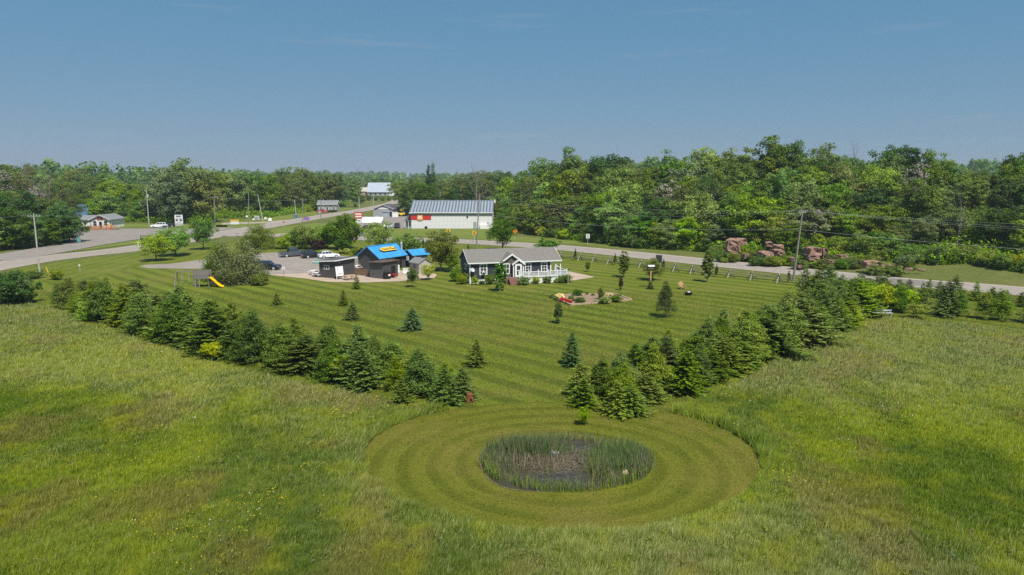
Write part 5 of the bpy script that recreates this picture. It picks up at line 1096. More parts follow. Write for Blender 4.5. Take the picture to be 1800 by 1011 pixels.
far_house(559, 372.5, 9, 7, 3.6, 5.2, M['grey'], M['greyshingle'], 'grey_house', 'grey house with white trim behind the far road scrub', ang=4)
wh = empty('white_house', (AT(762, 345, 330)[0], 330, 0), R(8), 'tall white gabled house behind the twin dark spruces', 'house'); gable_body(wh, 7, 9, 6.6, 9.2, M['white'], M['greyshingle'], ov=.4, th=.2, axis='y', trim=M['white'])
for i in range(2):
    for z in (1.2, 4.2): window(wh, 'F', 1.2 + i * 3.2, z, 1.1, 1.5, 1, 2, bar=.12, trim=M['grey'])
rh = empty('brown_roofed_house', (AT(768, 350, 300)[0], 300, 0), 0, 'low house with brown roof just behind the hardware store ridge', 'house'); gable_body(rh, 8.5, 8, 5.2, 7.6, M['offwhite'], M['brick'], ov=.4, th=.2, axis='y', trim=M['white']); window(rh, 'F', 3.5, 2, 1.2, 1.4, 2, 2)

# ------------------------------------------------------------------ vehicles
def car(px, py, ang, paintm, kind, label, name=None, L=4.5, Wd=1.8, Ht=1.5, cat='car', pos=None):
    p = pos or G(px, py); o = empty(name or 'parked_car', (p[0], p[1], .06), ang, label, cat)      # +x is the front
    w2 = Wd / 2; g = .22; h = L / 2
    def sec(x, z0, z1, wb, wt): return [(x, -wb, z0), (x, -wb * 1.0, (z0 + z1) / 2), (x, -wt, z1), (x, wt, z1), (x, wb, (z0 + z1) / 2), (x, wb, z0)]
    bl = Ht * .60
    if kind == 'pickup':
        S = [(-h, g + .12, .98, w2 * .94, w2 * .93), (-h + .05, g, 1.05, w2, w2 * .97), (-.35, g, 1.06, w2, w2 * .97), (.95, g, 1.08, w2, w2 * .97), (1.15, g, 1.06, w2, w2 * .96), (h - .35, g, 1.0, w2, w2 * .9), (h - .08, g, .92, w2 * .95, w2 * .84), (h, g + .1, .7, w2 * .88, w2 * .8)]
        cab = [(-1.0, 1.03, w2 * .95), (-.85, Ht * .99, w2 * .78), (.55, Ht, w2 * .78), (1.35, 1.05, w2 * .92)]
    elif kind == 'suv':
        S = [(-h, g + .15, bl * .9, w2 * .9, w2 * .88), (-h + .08, g, bl, w2, w2 * .95), (h * .35, g, bl * 1.02, w2, w2 * .95), (h - .3, g, bl * .9, w2 * .98, w2 * .88), (h - .06, g, bl * .76, w2 * .92, w2 * .8), (h, g + .1, bl * .6, w2 * .85, w2 * .75)]
        cab = [(-h + .1, bl * .98, w2 * .93), (-h + .38, Ht * .985, w2 * .76), (h * .08, Ht, w2 * .77), (h * .42, bl * 1.0, w2 * .9)]
    else:
        S = [(-h, g + .15, bl * .92, w2 * .9, w2 * .86), (-h + .1, g, bl * 1.02, w2, w2 * .93), (h * .3, g, bl * 1.0, w2, w2 * .93), (h - .35, g, bl * .86, w2 * .97, w2 * .86), (h - .06, g, bl * .7, w2 * .9, w2 * .76), (h, g + .1, bl * .55, w2 * .82, w2 * .7)]
        cab = [(-h + .25, bl * .99, w2 * .9), (-h + .85, Ht * .97, w2 * .72), (h * .02, Ht, w2 * .72), (h * .46, bl * .98, w2 * .88)]
    b = MB().loft([sec(*s) for s in S]); bo = b.build('body', paintm, o)
    bev = bo.modifiers.new('bevel', 'BEVEL'); bev.width = .05; bev.segments = 2; bev.limit_method = 'ANGLE'; bev.angle_limit = R(25)
    # cabin: four sections (rear base, rear roof, front roof, front base)
    (x0, z0, a0), (x1, z1, a1), (x2, z2, a2), (x3, z3, a3) = cab
    c = MB(); c.hexa([(x0, -a0, z0 - .05), (x3, -a3, z3 - .05), (x3, a3, z3 - .05), (x0, a0, z0 - .05), (x1, -a1, z1), (x2, -a2, z2), (x2, a2, z2), (x1, a1, z1)])
    cb = c.build('cabin', paintm, o)
    def onside(s, u, v):   # a point on the side of the cabin, u front-back, v up
        xb = x0 + (x3 - x0) * u; xt = x1 + (x2 - x1) * u; wb = a0 + (a3 - a0) * u; wt = a1 + (a2 - a1) * u; zb = z0 + (z3 - z0) * u; zt = z1 + (z2 - z1) * u
        return Vector((xb + (xt - xb) * v, s * (wb + (wt - wb) * v + .012), zb + (zt - zb) * v))
    for s in (-1, 1):
        for u0, u1 in ((.06, .30), (.34, .60), (.63, .93)) if kind != 'pickup' else ((.08, .46), (.5, .92)):
            MB().poly([onside(s, u0, .12), onside(s, u1, .12), onside(s, u1, .86), onside(s, u0, .86)]).build('side_window', M['glass'], cb)
    def ends(xb, zb, wb, xt, zt, wt, sg, nm):
        q = []
        for t, f in ((.1, .88), (.9, .88)):
            x = xb + (xt - xb) * t + sg * .014; z = zb + (zt - zb) * t + .008; w_ = (wb + (wt - wb) * t) * f; q.append((x, w_, z))
        MB().poly([(q[0][0], -q[0][1], q[0][2]), (q[0][0], q[0][1], q[0][2]), (q[1][0], q[1][1], q[1][2]), (q[1][0], -q[1][1], q[1][2])]).build(nm, M['glass'], cb)
    ends(x3, z3, a3, x2, z2, a2, 1, 'windscreen'); ends(x0, z0, a0, x1, z1, a1, -1, 'rear_window')
    if kind == 'pickup': MB().box(-h + .12, -1.08, -w2 * .84, w2 * .84, 1.062, 1.075).build('cargo_bed', M['black'], o)
    wr = .39 if kind == 'pickup' else .35
    for sx in (-h * .60, h * .62):
        for sy in (-1, 1):
            w_ = empty('wheel', (sx, sy * (w2 - .06), wr - .05)); w_.parent = o
            MB().tube((0, -.11, 0), (0, .11, 0), wr, wr, 16).build('tyre', M['tyre'], w_); MB().tube((0, -.125, 0), (0, .125, 0), wr * .62, wr * .62, 12).build('rim', M['steel'], w_)
    for sy in (-1, 1):
        MB().box(h - .16, h - .015, sy * w2 * .68 - .17, sy * w2 * .68 + .17, bl * .55, bl * .68).build('headlight', M['insul'], o)
        MB().box(-h - .02, -h + .12, sy * w2 * .78 - .11, sy * w2 * .78 + .11, bl * .65, bl * .88).build('tail_light', M['red'], o)
    MB().box(-h - .06, -h + .1, -w2 * .82, w2 * .82, g + .08, g + .26).build('rear_bumper', M['steel'] if kind == 'pickup' else paintm, o); MB().box(-h - .035, -h + .05, -.26, .26, bl * .6, bl * .74).build('number_plate', M['offwhite'], o)
    return o
car(515, 451, R(38), M['p_grey'], 'pickup', 'dark grey crew-cab pickup parked at the lot end beside a navy car', 'pickup_truck', 5.7, 1.98, 1.88, 'truck')
car(549, 453, R(42), M['p_navy'], 'suv', 'dark navy car parked between the grey pickup and the white car', 'parked_car', 4.7, 1.85, 1.62)
car(578, 453.5, R(32), M['p_white'], 'hatch', 'white hatchback parked beside the navy car in the gravel lot', 'parked_car', 4.4, 1.8, 1.48)
car(472, 474, R(-5), M['p_black'], 'suv', 'black car half hidden behind the huge silvery bush', 'parked_car', 4.5, 1.85, 1.6)
car(280, 400.5, R(190), M['p_white'], 'suv', 'white minivan parked by the road below the big tree clump', 'parked_van', 5.0, 1.95, 1.75, 'van')
car(296, 399.5, R(195), M['p_black'], 'hatch', 'black car parked right behind the white minivan', 'parked_car', 4.5, 1.8, 1.45)
car(288, 402, R(215), M['p_grey'], 'hatch', 'small grey car parked in front of the white minivan', 'parked_car', 2.9, 1.4, 1.0)
car(682, 401, R(255), M['p_white'], 'suv', 'white car parked nose-out beside the hardware store', 'parked_car', 4.5, 1.85, 1.6)
car(698, 401, R(275), M['p_navy'], 'suv', 'dark blue car parked nose-out beside the hardware store', 'parked_car', 4.6, 1.9, 1.65)
for i, (px, m) in enumerate(((645, 'p_white'), (654, 'p_grey'), (665, 'p_white'))):
    car(px, 388.5 - i * .2, R(80), M[m], 'suv' if i else 'hatch', ['white car', 'grey car', 'white van'][i] + ' parked behind the white tent', 'parked_car', 4.6, 1.85, 1.55 + .2 * (i == 2))
car(566, 374.5, R(5), M['p_red'], 'pickup', 'red pickup parked in front of the grey house', 'pickup_truck', 5.3, 1.9, 1.8, 'truck')
def digger(px, py, m, label):
    p = G(px, py); o = empty('loader', (p[0], p[1], .05), R(200), label, 'machine')
    MB().box(-1.5, 1.2, -.7, .7, .55, 1.5).build('body', m, o); MB().box(-.7, .5, -.6, .6, 1.5, 2.6).build('cab', M['glass'], o); MB().box(-.8, .6, -.65, .65, 2.6, 2.72).build('cab_roof', m, o)
    for s in (-.65, .65): MB().beam((-.2, s, 1.4), (1.9, s, .8), .16, .22).build('lift_arm', m, o)
    MB().prism([(1.8, .2), (2.6, .15), (2.5, .35), (2.0, .45), (1.95, 1.0), (1.8, 1.0)], 'y', -.95, .95).build('bucket', m, o)
    for sx in (-.95, .85):
        for sy in (-.8, .8): MB().tube((sx, sy - .18, .5), (sx, sy + .18, .5), .5, .5, 14).build('wheel', M['tyre'], o)
digger(705, 380.5, M['yellow'], 'yellow loader parked between the garage and the hardware store')
digger(884, 392, M['orange'], 'orange-red loader parked behind the hardware store corner')
for px, py, m, s_, lab in [(695, 382, 'white', 2.4, 'white storage box beside the grey garage'), (712, 377, 'white', 3.0, 'white covered pile behind the yellow loader'), (928, 390, 'insul', 2.6, 'pale grey tank among the trees beyond the store')]:
    p = G(px, py); o = empty('storage_box', (p[0], p[1], 0), .1, lab, 'box'); MB().box(-s_ / 2, s_ / 2, -1, 1, .1, s_ * .8).build('body', M[m], o); MB().box(-s_ / 2 - .06, s_ / 2 + .06, -1.06, 1.06, s_ * .8, s_ * .8 + .1).build('lid', M[m], o); MB().box(-s_ / 2 + .1, s_ / 2 - .1, -.8, .8, 0, .1).build('base', M['black'], o)

# ------------------------------------------------------------------ yard things
def playset():
    p = G(357, 504); o = empty('play_set', (p[0], p[1], .02), R(6), 'weathered wooden play set with swing frame and yellow slide', 'play set')
    for x in (-1.1, 1.1):
        for y in (-.6, .6): MB().box(x - .06, x + .06, y - .06, y + .06, 0, 2.6).build('post', M['rail'], o)
    MB().box(-1.2, 1.2, -.7, .7, 1.3, 1.4).build('platform', M['rail'], o)
    bm_ = MB().box(-.085, .085, -.02, .02, 1.35, 2.55).mesh('side_board'); bm_.materials.append(M['rail'])
    for i in range(12): linkmesh('side_board', bm_, None, o, (-1.1 + i * .2, -.69, random.uniform(-.03, .03))); linkmesh('side_board', bm_, None, o, (-1.1 + i * .2, .69, random.uniform(-.03, .03)))
    for i in range(6): linkmesh('side_board', bm_, None, o, (-1.19, -.55 + i * .2, 0), R(90))
    prof = [(1.2, 1.42), (1.5, 1.36), (2.05, .95), (2.6, .5), (3.1, .2), (3.5, .12)]
    s = MB(); s.loft([[(x, y0 - .9, z), (x, y0 - .1, z), (x, y0 - .1, z + .2), (x, y0 - .17, z + .2), (x, y0 - .17, z + .05), (x, y0 - .83, z + .05), (x, y0 - .83, z + .2), (x, y0 - .9, z + .2)] for x, z in prof for y0 in [(1.2 - x) * .45]]); sl = s.build('slide', M['yellow'], o); sl['label'] = 'bright yellow plastic slide'
    MB().beam((-1.1, 0, 2.45), (-3.9, 0, 2.45), .12, .14).build('swing_beam', M['rail'], o)
    for y in (-.95, .95): MB().beam((-3.9, y, 0), (-3.8, 0, 2.5), .11, .11).build('swing_leg', M['rail'], o)
    MB().beam((-3.87, -.55, 1.0), (-3.87, .55, 1.0), .08, .1).build('swing_brace', M['rail'], o)
    for x in (-2.0, -3.0):
        for dy in (-.22, .22): MB().tube((x, dy, .55), (x, dy * .3, 2.42), .012, .012, 4).build('swing_rope', M['steel'], o)
        MB().box(x - .1, x + .1, -.25, .25, .5, .55).build('swing_seat', M['black'], o)
    for i in range(4): MB().beam((-.75, -.95 + .07 * i, .2 + .25 * i), (-.25, -.95 + .07 * i, .2 + .25 * i), .05, .05).build('ladder_rung', M['rail'], o)
    for x in (-.78, -.22): MB().beam((x, -1.0, 0), (x, -.7, 1.15), .07, .09).build('ladder_side', M['rail'], o)
playset()
def pole(bx, by, ty, tx, m, label, arm=0, r_=.17, wires=0, transformer=False, ang=None, group=None):
    p = G(bx, by); g = Hs(*p); t = AT(tx, ty, p[1]); o = empty('utility_pole', (p[0], p[1], g), 0, label, 'utility pole', group)
    top = Vector((t[0] - p[0], 0, t[2] - g)); MB().tube((0, 0, -.3), top, r_, r_ * .62, 10).build('shaft', M[m], o)
    a = ang if ang is not None else 0
    if arm:
        d = Vector((math.cos(a), math.sin(a), 0)) * arm / 2; c = top - Vector((0, 0, .45)); MB().beam(c - d, c + d, .12, .14).build('cross_arm', M['pole'], o)
        for f in (-.95, -.45, .45, .95):
            q = c + d * f; MB().tube(q + Vector((0, 0, .07)), q + Vector((0, 0, .32)), .05, .03, 6).build('insulator', M['insul'], o)
    else: MB().tube(top, top + Vector((0, 0, .25)), .05, .03, 6).build('insulator', M['insul'], o)
    if transformer: MB().tube(top + Vector((.35, -.1, -2.6)), top + Vector((.35, -.1, -1.7)), .25, .25, 10).build('transformer', M['insul'], o)
    return Vector((p[0], p[1], g)) + top
NA = R(45)
tA = pole(1394, 494, 369, 1411, 'pole', 'leaning brown utility pole beside the rail fence below the rocks', arm=2.4, r_=.19, ang=NA)
tB = pole(837, 438, 343.5, 843, 'pole', 'tall grey-brown utility pole behind the house by the road', arm=0, r_=.17)
tL = pole(70, 482, 376, 59, 'palepole', 'grey utility pole with cross arm beside the weedy verge', arm=2.2, r_=.15)
tC = pole(262, 396.5, 333, 257, 'palepole', 'pale utility pole standing next to the white minivan', transformer=True)
tD = pole(378, 398, 345, 376.5, 'pole', 'utility pole with cross arm behind the round dark tree', arm=2.6)
tE = pole(437, 398, 340, 437, 'pole', 'utility pole right beside the mailboxes and yellow sign', r_=.16)
tF = pole(462, 389, 342, 453, 'palepole', 'leaning pale pole above the white mailboxes')
tG = pole(521, 383, 352, 517.5, 'palepole', 'short pale pole with a blue bin at its foot')
tH = pole(532, 391, 350, 532, 'pole', 'brown pole beside the purple sign')
tI = pole(564, 392, 348, 564, 'pole', 'brown pole above the olive bush by the far road')
tJ = pole(568, 374, 350, 568, 'palepole', 'pale pole in front of the grey house')
tK = pole(632, 371, 347, 630.5, 'palepole', 'pale pole behind the red and white store sign')
tM = pole(657, 383, 345, 656.5, 'palepole', 'pale pole at the corner of the grey garage')
tN = pole(698, 349, 330, 697.5, 'palepole', 'far pole where the road tops the rise')
def wire(a, b, sag, label, r_=.010, group='overhead wires'):
    a = Vector(a); b = Vector(b); n = 14; pts = [a.lerp(b, i / n) - Vector((0, 0, 4 * sag * (i / n) * (1 - i / n))) for i in range(n + 1)]; m = MB()
    for p, q in zip(pts, pts[1:]): m.tube(p, q, r_, r_, 4)
    tag(m.build('overhead_wire', M['wire']), label, 'wire', group)
far = Vector((105, 58, 11.5)); dv = Vector((math.cos(NA), math.sin(NA), 0))
for f in (-1.14, .2, 1.14):
    wire(tA + dv * f + Vector((0, 0, -.1)), far + dv * f + Vector((0, 0, f * .3)), 1.3 + f * .5, 'overhead wire running from the leaning pole away past the spruces'); wire(tB + Vector((0, 0, -.25 * abs(f))), tA + dv * f + Vector((0, 0, -.1)), 1.8 + f * .6, 'overhead wire strung between the leaning pole and the tall pole')
wire(tB + Vector((0, 0, -4.2)), tA + Vector((0, 0, -3.2)), 1.2, 'lower telephone cable between the leaning pole and the tall pole', .018, None); wire(tA + Vector((0, 0, -3.2)), far + Vector((0, 0, -3)), 1.2, 'lower telephone cable running from the leaning pole past the spruces', .018, None)
wire(tL + Vector((-1, 0, -.2)), (-110, 60, 10), .8, 'overhead wire leaving the cross-armed pole along the verge'); wire(tL + Vector((1, 0, -.2)), tD + Vector((-1, 0, -.4)), 2.2, 'overhead wire between the two cross-armed poles')
wire(tB + Vector((0, 0, -.2)), tI, 2.0, 'overhead wire from the tall pole towards the far road'); wire(tD, tI, 1.2, 'overhead wire crossing the far road'); wire(tM, tK, .8, 'overhead wire by the grey garage'); wire(tI + Vector((0, 0, -1)), tM, 1.0, 'overhead wire from the far road to the garage pole')

# ---- split-rail fence along the county road
def fence():
    pts = [G(*q) for q in [(985, 455), (1019, 458), (1044, 461), (1070, 464.5), (1101, 467.5), (1126, 470.5), (1186, 477.5), (1216, 481.5), (1245, 484), (1282, 488.5), (1321, 493), (1368, 497.5), (1410, 503.5), (1450, 508), (1490, 512)]]
    p0 = pts[0]; o = empty('rail_fence', (p0[0], p0[1], .02), 0, 'old split-rail fence on crossed stakes along the county road', 'fence')
    L = [Vector((q[0] - p0[0], q[1] - p0[1], 0)) for q in pts]
    for i, q in enumerate(L):
        d = (L[min(i + 1, len(L) - 1)] - L[max(i - 1, 0)]).normalized(); n = Vector((-d.y, d.x, 0))
        for s, e_, mm in ((-1, .12, 'railpale'), (1, -.1, 'rail'), ):
            MB().tube(q + n * s * .85 + d * e_, q - n * s * .28 + d * e_ * -.5 + Vector((0, 0, 1.45)), .075, .06, 6).build('stake', M[mm], o)
        for s in (-1, 1): MB().tube(q + d * s * .95 + n * .1, q - d * s * .1 + Vector((0, 0, 1.25)), .06, .055, 6).build('brace', M['rail'], o)
        if i + 1 < len(L):
            r1 = L[i + 1]
            for z, j in ((1.12, .05), (.72, -.05), (.36, .03)):
                a = q + Vector((0, 0, z + random.uniform(-.06, .06))) + n * j; b = r1 + Vector((0, 0, z + random.uniform(-.06, .06))) + n * j; MB().tube(a - d * .25, b + d * .25, .065, .05, 6).build('rail', M['rail'], o)
fence()
# ---- flower bed with timber edging
def bed():
    c = [G(*q) for q in [(964, 521), (1003, 537.5), (1110, 528.5), (1080, 517.5)]]; p0 = c[0]
    o = empty('flower_bed', (p0[0], p0[1], .02), 0, 'raised flower bed of bare soil edged with timbers', 'flower bed')
    q = [Vector((a[0] - p0[0], a[1] - p0[1], 0)) for a in c]
    b = MB().loft([[(v.x, v.y, 0) for v in q], [(v.x, v.y, .13) for v in q]]); b.build('soil', M['soil'], o)
    for i in range(4):
        a, d = q[i], q[(i + 1) % 4]; n = max(2, int((d - a).length / 2.4))
        for k in range(n): MB().beam(a.lerp(d, k / n) + Vector((0, 0, .12)), a.lerp(d, (k + .985) / n) + Vector((0, 0, .12 + random.uniform(-.01, .01))), .22, .24).build('timber', M['timber'], o)
bed()
def birdhouse():
    p = G(1143, 506); o = empty('birdhouse', (p[0], p[1], .02), R(10), 'white-roofed martin birdhouse on a tall wooden post', 'birdhouse'); z = HT(1143, 472, p)
    MB().box(-.11, .11, -.11, .11, 0, z).build('post', M['newwood'], o); b = MB().box(-.42, .42, -.32, .32, z, z + .3).build('box', M['wood'], o)
    MB().prism([(-.42, z + .3), (.42, z + .3), (0, z + .52)], 'x', -.52, .52).build('roof', M['insul'], b)
    for x in (-.22, 0, .22): MB().tube((x, -.33, z + .15), (x, -.30, z + .15), .05, .05, 8).build('entrance', M['black'], b)
birdhouse()
def firepit():
    p = G(1210, 519); o = empty('fire_pit', (p[0], p[1], .02), 0, 'round black fire pit with a white lid on the lawn', 'fire pit')
    MB().loft([[(r_ * math.cos(a), r_ * math.sin(a), z) for a in np.linspace(0, 2 * math.pi, 16, endpoint=False)] for r_, z in ((.42, .05), (.55, .3), (.58, .42), (.52, .42), (.4, .15))]).build('bowl', M['black'], o)
    MB().loft([[(r_ * math.cos(a) + .05, r_ * math.sin(a), z) for a in np.linspace(0, 2 * math.pi, 12, endpoint=False)] for r_, z in ((.24, .42), (.2, .5), (.05, .55))]).build('lid', M['insul'], o)
    for a in (.5, 2.6, 4.7): MB().tube((.4 * math.cos(a), .4 * math.sin(a), 0), (.4 * math.cos(a), .4 * math.sin(a), .2), .03, .03, 5).build('foot', M['black'], o)
firepit()
def chair(px, py, ang, label):
    p = G(px, py); o = empty('garden_chair', (p[0], p[1], .02), ang, label, 'chair')
    for i in range(5): MB().beam((-.3 + i * .15, .30, .3), (-.34 + i * .17, .62, 1.0 + .06 * (2 - abs(i - 2))), .12, .03).build('back_slat', M['newwood'], o)
    for i in range(5): MB().box(-.33, .33, -.35 + i * .13, -.24 + i * .13, .33, .36).build('seat_slat', M['newwood'], o)
    for s in (-1, 1):
        MB().box(s * .36 - .05, s * .36 + .05, -.4, -.32, 0, .6).build('leg', M['newwood'], o); MB().beam((s * .36, .55, .0), (s * .36, -.2, .34), .06, .1).build('leg', M['newwood'], o); MB().box(s * .4 - .09, s * .4 + .09, -.45, .35, .58, .62).build('arm_rest', M['newwood'], o)
chair(1199, 508.5, R(20), 'wooden slatted lawn chair beside the fire pit')
def picnic(px, py, ang, m, label):
    p = G(px, py); o = empty('picnic_table', (p[0], p[1], .05), ang, label, 'picnic table')
    for i in range(5): MB().box(-.95, .95, -.38 + i * .155, -.24 + i * .155, .72, .76).build('top_plank', M[m], o)
    for s in (-1, 1):
        for k in range(2): MB().box(-.95, .95, s * .72 - .14 + k * .145, s * .72 - .005 + k * .145, .43, .47).build('seat_plank', M[m], o)
        for t in (-1, 1): MB().beam((s * .65, t * .62, 0), (s * .65, t * .2, .72), .05, .1).build('leg', M[m], o)
        MB().beam((s * .65, -.8, .4), (s * .65, .8, .4), .05, .09).build('seat_support', M[m], o)
    return o
picnic(614, 492, R(40), 'timber', 'tan picnic table below the black shed and menu hut'); picnic(561, 487, R(60), 'offwhite', 'white picnic table under the teal umbrella'); picnic(553, 483, R(50), 'offwhite', 'white picnic table nearer the gravel lot'); picnic(565, 480.5, R(55), 'offwhite', 'white picnic table hidden farthest behind the menu hut wall')
picnic(629, 474, R(57), 'offwhite', 'white picnic table beside the shop gable wall')
def umbrella():
    p = G(563, 481); o = empty('patio_umbrella', (p[0], p[1], .05), 0, 'teal patio umbrella over the white picnic table', 'umbrella'); MB().tube((0, 0, 0), (0, 0, 2.65), .03, .03, 6).build('pole', M['offwhite'], o)
    c = MB(); n = 8; rim = [(1.35 * math.cos(a), 1.35 * math.sin(a), 2.05) for a in np.linspace(0, 2 * math.pi, n, endpoint=False)]
    for i in range(n):
        a, b = rim[i], rim[(i + 1) % n]; c.poly([a, b, (0, 0, 2.62)]); c.poly([(a[0], a[1], 2.05), (a[0], a[1], 1.88), (b[0], b[1], 1.88), (b[0], b[1], 2.05)])
    c.build('canopy', M['teal'], o)
    for q in rim: MB().tube((q[0] * .97, q[1] * .97, 2.04), (0, 0, 2.56), .015, .015, 4).build('rib', M['oldwood'], o)
    MB().box(-.25, .25, -.25, .25, 0, .1).build('base', M['black'], o)
umbrella()
def sandwich():
    p = G(596.5, 491); o = empty('menu_board', (p[0], p[1], .05), R(38), 'white menu A-frame board leaning before the black hut', 'sign')
    MB().beam((-.62, -.45, 0), (-.62, .0, 2.15), .09, .06).build('side_rail', M['white'], o); MB().beam((.62, -.45, 0), (.62, 0, 2.15), .09, .06).build('side_rail', M['white'], o)
    f = lambda z: -.45 + .45 * z / 2.15
    bd = MB().hexa([(-.58, f(.55) - .02, .55), (.58, f(.55) - .02, .55), (.58, f(.55) + .03, .55), (-.58, f(.55) + .03, .55), (-.58, f(2.1) - .02, 2.1), (.58, f(2.1) - .02, 2.1), (.58, f(2.1) + .03, 2.1), (-.58, f(2.1) + .03, 2.1)]).build('board', M['white'], o)
    r = random.Random(4)
    for z, w_ in ((1.92, .7), (1.72, .5), (1.58, .6), (1.42, .45)): MB().hexa([(-.45, f(z) - .03, z), (-.45 + w_, f(z) - .03, z), (-.45 + w_, f(z) - .015, z), (-.45, f(z) - .015, z), (-.45, f(z + .05) - .03, z + .05), (-.45 + w_, f(z + .05) - .03, z + .05), (-.45 + w_, f(z + .05) - .015, z + .05), (-.45, f(z + .05) - .015, z + .05)]).build('text_line', M['grey'], bd)
    for i in range(7):
        x = -.4 + i * .125; z = .82; hh = r.uniform(.12, .26); MB().hexa([(x, f(z) - .03, z), (x + .07, f(z) - .03, z), (x + .07, f(z) - .015, z), (x, f(z) - .015, z), (x, f(z + hh) - .03, z + hh), (x + .07, f(z + hh) - .03, z + hh), (x + .07, f(z + hh) - .015, z + hh), (x, f(z + hh) - .015, z + hh)]).build('text_mark', M['signink'], bd)
sandwich()
def bin_():
    p = G(681, 491); o = empty('garbage_bin', (p[0], p[1], .05), R(20), 'black wheeled garbage bins tied together beside the black shed', 'bin')
    MB().loft([[(-.5, -.32, .08), (.5, -.32, .08), (.5, .32, .08), (-.5, .32, .08)], [(-.58, -.4, 1.05), (.58, -.4, 1.05), (.58, .4, 1.05), (-.58, .4, 1.05)]]).build('body', M['black'], o); MB().box(-.62, .62, -.45, .44, 1.05, 1.15).build('lid', M['black'], o); MB().box(.1, .45, -.44, -.36, .55, .85).build('sticker', M['offwhite'], o)
    for s in (-.5, .5): MB().tube((s - .05, .3, .12), (s + .05, .3, .12), .12, .12, 10).build('wheel', M['tyre'], o)
bin_()
def barrow():
    p = G(692, 489); o = empty('wheelbarrow', (p[0], p[1], .05), R(150), 'red wheelbarrow tipped beside the garbage bin', 'wheelbarrow')
    MB().loft([[(-.35, -.22, .35), (.35, -.22, .35), (.35, .22, .35), (-.35, .22, .35)], [(-.6, -.36, .7), (.55, -.36, .62), (.55, .36, .62), (-.6, .36, .7)]]).build('tray', M['red'], o)
    for s in (-.2, .2): MB().beam((.7, s * .3, .2), (-1.15, s * 1.3, .65), .045, .045).build('handle', M['newwood'], o); MB().beam((-.35, s, 0), (-.3, s, .4), .04, .04).build('leg', M['steel'], o)
    MB().tube((.7, -.05, .2), (.7, .05, .2), .2, .2, 12).build('wheel', M['red'], o)
barrow()
for px, py, w_, lab in ((697, 480, 1.15, 'white chest freezer against the dark shop wall'), (714, 482, 1.1, 'white chest freezer next to the beige shed')):
    p = G(px, py); o = empty('chest_freezer', (p[0], p[1], .05), R(8), lab, 'freezer'); hh = 1.25 if px < 700 else .85
    MB().box(-w_ / 2, w_ / 2, -.35, .35, .06, hh).build('body', M['white'], o); MB().box(-w_ / 2 - .02, w_ / 2 + .02, -.37, .36, hh, hh + .09).build('lid', M['offwhite'], o); MB().box(-.1, .1, -.40, -.36, hh + .02, hh + .07).build('handle', M['grey'], o); MB().box(-w_ / 2 + .05, w_ / 2 - .05, -.3, .3, 0, .06).build('base', M['black'], o)
def bfence():
    a = Vector((*G(621, 483), 0)); b = Vector((*G(655, 487), 0)); o = empty('board_fence', (a.x, a.y, .05), math.atan2(b.y - a.y, b.x - a.x), 'low brown board fence between the menu hut and black shed', 'fence'); L = (b - a).length; n = int(L / .16)
    bm_ = MB().box(.01, .145, -.02, .02, .05, 1.15).mesh('board'); bm_.materials.append(M['wood'])
    for i in range(n): linkmesh('board', bm_, None, o, (i * .16, random.uniform(-.008, .008), random.uniform(-.03, .02)))
    for z in (.3, .9): MB().box(0, L, .025, .07, z, z + .09).build('rail', M['wood'], o)
    for x in (0, L * .5, L - .1): MB().box(x, x + .1, .07, .17, 0, 1.2).build('post', M['wood'], o)
bfence()
def tanwall():
    p = G(623, 471); o = empty('slatted_screen', (p[0], p[1], .05), R(57), 'pale slatted screen between the menu hut and the shop', 'screen')
    for i in range(10): MB().box(0, 1.6, -.02, .02, .1 + i * .2, .28 + i * .2).build('slat', M['railpale'], o)
    for x in (0, 1.5): MB().box(x, x + .1, .02, .12, 0, 2.2).build('post', M['oldwood'], o)
tanwall()
def lamp():
    p = G(998.5, 500); o = empty('lamp_post', (p[0], p[1], .02), 0, 'garden lamp post at the deck corner bushes', 'lamp post'); MB().tube((0, 0, 0), (0, 0, 2.0), .05, .04, 8).build('post', M['steel'], o); h = MB().tube((0, 0, 2.0), (0, 0, 2.3), .09, .15, 6).build('lantern', M['insul'], o); MB().tube((0, 0, 2.3), (0, 0, 2.42), .18, .03, 6).build('cap', M['black'], h)
lamp()
# ---- signs
def post_sign(px, py, w_, h_, zb, m, label, name='road_sign', posts=1, pm='steel', ang=0, cat='sign', shape=None, lines=(), group=None, back='insul'):
    p = G(px, py); o = empty(name, (p[0], p[1], Hs(*p)), ang, label, cat, group)
    for x in ([0] if posts == 1 else [-w_ * .4, w_ * .4]): MB().box(x - .04, x + .04, .0, .08, 0, zb + h_ * .8).build('post', M[pm], o)
    if shape: pl = MB().prism([(a * w_ / 2, zb + h_ / 2 + b * h_ / 2) for a, b in shape], 'y', -.035, -.005).build('panel', M[m], o)
    else: pl = MB().box(-w_ / 2, w_ / 2, -.05, -.005, zb, zb + h_).build('panel', M[m], o)
    for (x0, x1, z0, z1, mm) in lines: MB().box(x0 * w_ / 2, x1 * w_ / 2, -.075, -.05, zb + z0 * h_, zb + z1 * h_).build('marking', M[mm], pl)
    return o, pl
DIA = [(0, -1), (1, 0), (0, 1), (-1, 0)]; OCT = [(math.cos(a), math.sin(a)) for a in np.linspace(math.pi / 8, 2 * math.pi + math.pi / 8, 8, endpoint=False)]
